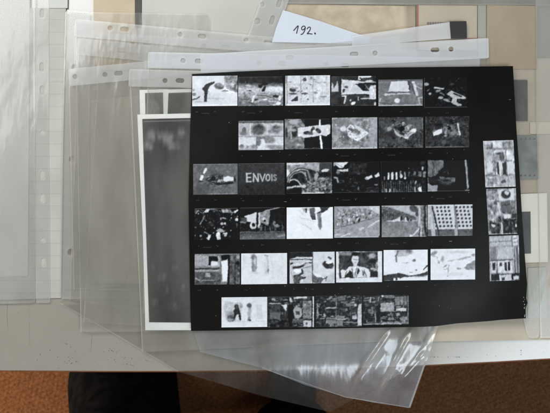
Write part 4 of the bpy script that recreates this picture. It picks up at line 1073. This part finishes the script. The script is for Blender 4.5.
r = (40, 42, 530, 382); a = Pic(r, 222, 29).n(4, 40).e(140, 75, 92, 40, 20, -.5, .6).l(180, 10, 60, 120, 110, 130, 130, 200).e(160, 172, 150, 20, 30, 0, .9).e(150, 130, 190, 14, 16, 0, .8).l(150, 10, 180, 250, 225, 215).l(140, 8, 240, 220, 228, 350).l(170, 9, 190, 270, 230, 255).e(176, 270, 170, 40, 8, 0, .8).l(150, 9, 345, 165, 420, 145, 475, 135).e(165, 400, 148, 70, 12, -.2, .8)
a.p(132, 400, 262, 440, 215, 500, 180, 530, 170, 530, 275, 460, 275).n(14, 20, (430, 180, 530, 275)).e(150, 350, 262, 30, 10).p(150, 480, 115, 530, 95, 530, 130, 500, 130).e(206, 300, 320, 120, 20, 0, .8).e(200, 330, 80, 130, 14, 0, .8)
frame(427, 245, r, a, 'very pale frame of crumpled bedding like folds')
# ---- bottom row
r = (28, 46, 530, 376); a = Pic(r, 214, 30).n(3, 40).p(188, 70, 90, 245, 110, 245, 308, 95, 308, 60, 200).n(7, 14, (80, 100, 245, 308)).e(140, 130, 250, 44, 50, 0, .9).p(92, 95, 250, 160, 230, 160, 308, 98, 308)
a.p(46, 162, 190, 180, 165, 188, 130, 214, 130, 222, 175, 236, 215, 248, 300, 228, 300, 214, 240, 190, 240, 172, 302, 148, 300, 165, 240).e(205, 202, 270, 14, 30).e(150, 245, 145, 20, 20, 0, .8).e(170, 335, 215, 20, 90, 0, .6).e(86, 333, 140, 24, 26, 0, .6).e(60, 336, 296, 20, 12).e(120, 330, 280, 10, 18).p(200, 415, 130, 475, 125, 480, 290, 418, 295).l(196, 4, 412, 128, 416, 300).l(176, 5, 95, 312, 510, 312).g(228, 222, 28, 360, 530, 376)
a.busy = 1.4
a.e(70, 190, 148, 22, 26, 0, .5).e(150, 130, 290, 40, 14, 0, .8).n(6, 12, (80, 100, 245, 308))
frame(219, 293, r, a, 'white frame of a dark figure standing beside a thin post')
def coll(seed, rect, base, n, lo, hi):
    q = Pic(rect, base, seed); q.m(n, lo, hi, 14, 80); q.m(n, lo, hi + 20, 8, 36)
    for i in range(70):
        x = q.r.uniform(rect[0], rect[2] - 30); y = q.r.uniform(rect[1], rect[3] - 8); q.l(q.r.choice([30, 90, 150, 185]), q.r.uniform(3, 8), x, y, x + q.r.uniform(6, 46), y)
    for i in range(30):
        x = q.r.uniform(rect[0], rect[2]); y = q.r.uniform(rect[1], rect[3] - 20); q.l(q.r.choice([20, 30, 130]), 5, x, y, x, y + q.r.uniform(10, 60))
    q.busy = 1.6; return q.n(8, 10)
r = (30, 40, 540, 378); a = coll(31, r, 50, 40, 22, 120)
a.p(150, 75, 58, 112, 58, 112, 84, 75, 84).p(110, 195, 70, 245, 70, 245, 88, 195, 88).p(62, 50, 110, 170, 110, 170, 285, 50, 285).n(16, 14, (50, 130, 170, 210)).p(98, 55, 215, 170, 215, 170, 280, 55, 280).l(170, 9, 50, 114, 170, 114).p(205, 180, 130, 240, 125, 235, 195, 215, 190, 205, 150).p(180, 270, 45, 295, 60, 300, 110, 275, 100).p(22, 250, 140, 310, 120, 310, 290, 295, 370, 262, 370, 250, 220)
a.p(160, 312, 180, 345, 140, 400, 175, 405, 240, 380, 275, 325, 278).p(64, 340, 200, 380, 200, 380, 240, 340, 240).p(196, 320, 48, 460, 40, 460, 62, 320, 66).p(115, 415, 90, 510, 90, 510, 285, 415, 285).n(24, 14, (415, 90, 510, 285)).p(190, 418, 305, 508, 305, 508, 370, 418, 370).e(90, 455, 340, 12, 16).l(205, 14, 530, 42, 532, 376).l(28, 7, 515, 42, 516, 376).p(84, 300, 285, 410, 285, 410, 330, 300, 330).n(20, 10, (300, 280, 410, 376)).p(40, 60, 290, 250, 290, 250, 376, 60, 376).n(26, 16, (60, 290, 250, 376))
frame(265, 293, r, a, 'grey mosaic frame with a bright small rectangle at its lower right')
r = (30, 40, 540, 384); a = coll(32, r, 46, 50, 22, 110)
a.l(120, 9, 255, 45, 255, 380).p(100, 270, 50, 360, 50, 350, 95, 280, 100).l(170, 12, 150, 175, 245, 172).l(44, 16, 150, 195, 245, 192).p(120, 145, 282, 250, 282, 250, 345, 145, 345).l(60, 7, 145, 305, 250, 305).e(150, 128, 255, 14, 22).p(110, 360, 130, 420, 130, 420, 160, 360, 160).p(196, 450, 130, 476, 130, 476, 160, 450, 160).p(190, 505, 135, 532, 135, 532, 370, 490, 370, 490, 190)
a.p(130, 262, 262, 350, 262, 350, 290, 262, 290).l(196, 9, 262, 300, 360, 300).p(120, 265, 310, 330, 310, 330, 370, 265, 370).l(150, 12, 50, 130, 52, 280).l(140, 10, 345, 330, 480, 338).p(170, 430, 260, 480, 260, 480, 300, 430, 300).n(14, 12)
frame(313, 292, r, a, 'dark mosaic frame with horizontal bands')
r = (35, 45, 535, 372); a = coll(33, r, 46, 50, 22, 120)
a.p(150, 225, 130, 375, 130, 375, 225, 225, 225).n(12, 12, (225, 130, 375, 225)).p(34, 240, 80, 370, 80, 370, 108, 240, 108).p(110, 270, 50, 380, 50, 375, 76, 270, 78).e(190, 254, 58, 12, 14).p(120, 385, 60, 510, 60, 510, 160, 385, 160).l(70, 8, 440, 60, 440, 160).l(70, 8, 480, 60, 480, 160).p(184, 395, 195, 505, 195, 505, 222, 395, 222).p(44, 440, 235, 525, 235, 525, 280, 440, 280).p(140, 395, 250, 438, 250, 438, 272, 395, 272).l(190, 13, 116, 75, 116, 120).l(150, 10, 205, 70, 205, 110)
a.l(150, 12, 170, 245, 172, 340).p(96, 100, 200, 150, 200, 150, 250, 100, 250).p(28, 180, 160, 218, 160, 218, 330, 180, 330).p(120, 305, 290, 365, 290, 365, 320, 305, 320).l(120, 12, 220, 345, 520, 340).l(178, 9, 40, 362, 530, 354).l(150, 8, 528, 60, 528, 350).p(130, 440, 290, 520, 290, 520, 325, 440, 325).n(14, 12)
frame(360, 291, r, a, 'dark mosaic frame with a pale block at its centre')
# ---- the upright strip on the right
def side(ox, oy, s_, quad, pic, label): frame(ox, oy, (0, 0, 1, 1), pic, label, s_, quad)
r = (62, 30, 310, 390); a = Pic(r, 176, 34); a.m(40, 130, 215, 24, 80, hmax=70).n(22, 16).n(14, 9)
a.l(110, 6, 135, 50, 150, 300).l(100, 6, 150, 102, 290, 96).l(110, 5, 240, 100, 250, 390).l(110, 6, 150, 300, 310, 300).e(70, 190, 130, 36, 8).e(92, 210, 160, 22, 30).p(62, 165, 200, 180, 200, 182, 290, 168, 290).p(58, 208, 205, 240, 200, 240, 300, 212, 300).l(204, 14, 190, 210, 192, 300).e(80, 210, 350, 22, 12).e(96, 110, 90, 26, 10).p(205, 245, 190, 300, 190, 300, 290, 248, 290).e(110, 95, 290, 40, 6, -.3).l(100, 6, 80, 300, 160, 300).p(208, 85, 200, 130, 200, 130, 270, 88, 270)
side(475, 136, 7.63, [(62, 38), (293, 30), (311, 386), (80, 392)], a, 'topmost bright mosaic frame of the upright strip')
r = (85, 30, 320, 388); a = Pic(r, 136, 35); a.m(40, 80, 190, 24, 70, hmax=70).n(24, 16).n(16, 9)
a.p(206, 180, 40, 300, 36, 305, 120, 182, 128).e(56, 238, 78, 38, 34).e(200, 245, 66, 18, 16).p(96, 190, 135, 270, 128, 275, 215, 195, 215).l(60, 7, 195, 160, 270, 156).l(200, 10, 172, 140, 186, 225).p(210, 215, 235, 270, 230, 272, 262, 218, 266).p(50, 200, 270, 320, 270, 322, 380, 205, 380).n(24, 12, (200, 270, 320, 380)).p(50, 105, 290, 170, 290, 180, 380, 108, 380).n(30, 14, (105, 240, 190, 385)).l(190, 9, 192, 300, 196, 380).e(200, 128, 316, 16, 12).p(54, 280, 228, 320, 228, 320, 262, 280, 262).e(205, 308, 322, 8, 14)
side(475, 184, 7.63, [(85, 38), (312, 31), (326, 380), (104, 387)], a, 'middle dark mosaic frame of the upright strip')
r = (98, 22, 318, 350); a = Pic(r, 150, 36); a.m(30, 100, 200, 24, 70, hmax=50).n(16, 14)
a.p(176, 102, 30, 312, 26, 312, 95, 106, 100).l(90, 5, 104, 66, 310, 62).l(96, 6, 265, 30, 268, 100).p(208, 275, 30, 306, 30, 306, 92, 275, 92).l(100, 5, 275, 45, 306, 45).l(100, 5, 275, 72, 306, 70).p(180, 150, 105, 265, 100, 268, 195, 152, 195).l(130, 6, 152, 100, 152, 190).p(120, 106, 105, 146, 105, 146, 195, 108, 195).l(60, 7, 106, 200, 270, 197).p(196, 108, 206, 146, 206, 146, 290, 110, 290).p(46, 118, 216, 142, 216, 142, 270, 120, 270).p(206, 160, 205, 262, 205, 265, 290, 160, 290)
a.p(66, 172, 215, 192, 215, 192, 244, 172, 244).p(48, 208, 215, 225, 215, 228, 278, 212, 278).p(52, 232, 212, 250, 212, 250, 272, 234, 272).p(40, 110, 300, 318, 296, 318, 350, 112, 350).p(190, 168, 306, 256, 302, 258, 350, 170, 350).p(60, 186, 322, 208, 322, 208, 350, 186, 350).p(190, 272, 318, 312, 316, 312, 340, 272, 342).p(96, 280, 105, 310, 105, 312, 295, 282, 295).l(180, 6, 290, 110, 296, 290).n(10, 10)
side(475, 232, 7.13, [(100, 30), (312, 22), (319, 344), (106, 352)], a, 'lowest mosaic frame of the upright strip with two dark figures')

# faint edge printing between the rows of film
M['edge_ink'] = paper('grey_edge_printing', (50, 50, 48), .4, .2, 300)
V, F = [], []
def mark(x, y, w, h):
    pts = [(x, y), (x + w, y - w * .02), (x + w, y + h), (x, y + h)]
    s = len(V)
    for (a_, b_) in pts:
        z = float(zc(np.float64(a_), np.float64(b_))) - .00002
        V.append(P(a_, b_, z))
    F.append((s, s + 3, s + 2, s + 1))
for q in FR[:29]:
    x0 = q[3][0]; yb = q[3][1]
    for dx in (3.5, 21.5):
        for j in range(random.choice((1, 2, 2))): mark(x0 + dx + j * 1.5 + random.uniform(-.4, .4), yb + 5 + random.uniform(-.3, .3), .9, random.uniform(.6, 1.3))
    if random.random() < .14:
        for j in range(7): mark(x0 + 9 + j * 1.15, yb + 6.6, .7, random.uniform(.6, 1.1))
o = mobj('edge_printing', V, F, M['edge_ink'], cs, smooth=False)
o['kind'] = 'stuff'

# dust and chips of the paper edge
V, F = [], []
M['dust'] = paper('pale_dust', (150, 148, 142), .9, .1, 300)
for i in range(60):
    x, y = random.uniform(196, 520), random.uniform(78, 322)
    if i > 50: x, y = random.uniform(523, 525), random.uniform(296, 316)
    w_, h_ = (random.uniform(.25, .6), random.uniform(.25, .6)) if random.random() < .85 else (random.uniform(1.5, 3), .22)
    if i > 50: w_, h_ = random.uniform(.3, .8), random.uniform(.6, 1.6)
    mark(x, y, w_, h_)
o = mobj('dust', [(a_, b_, c_ + .00005) for a_, b_, c_ in V], F, M['dust'], cs, smooth=False)
o['kind'] = 'stuff'
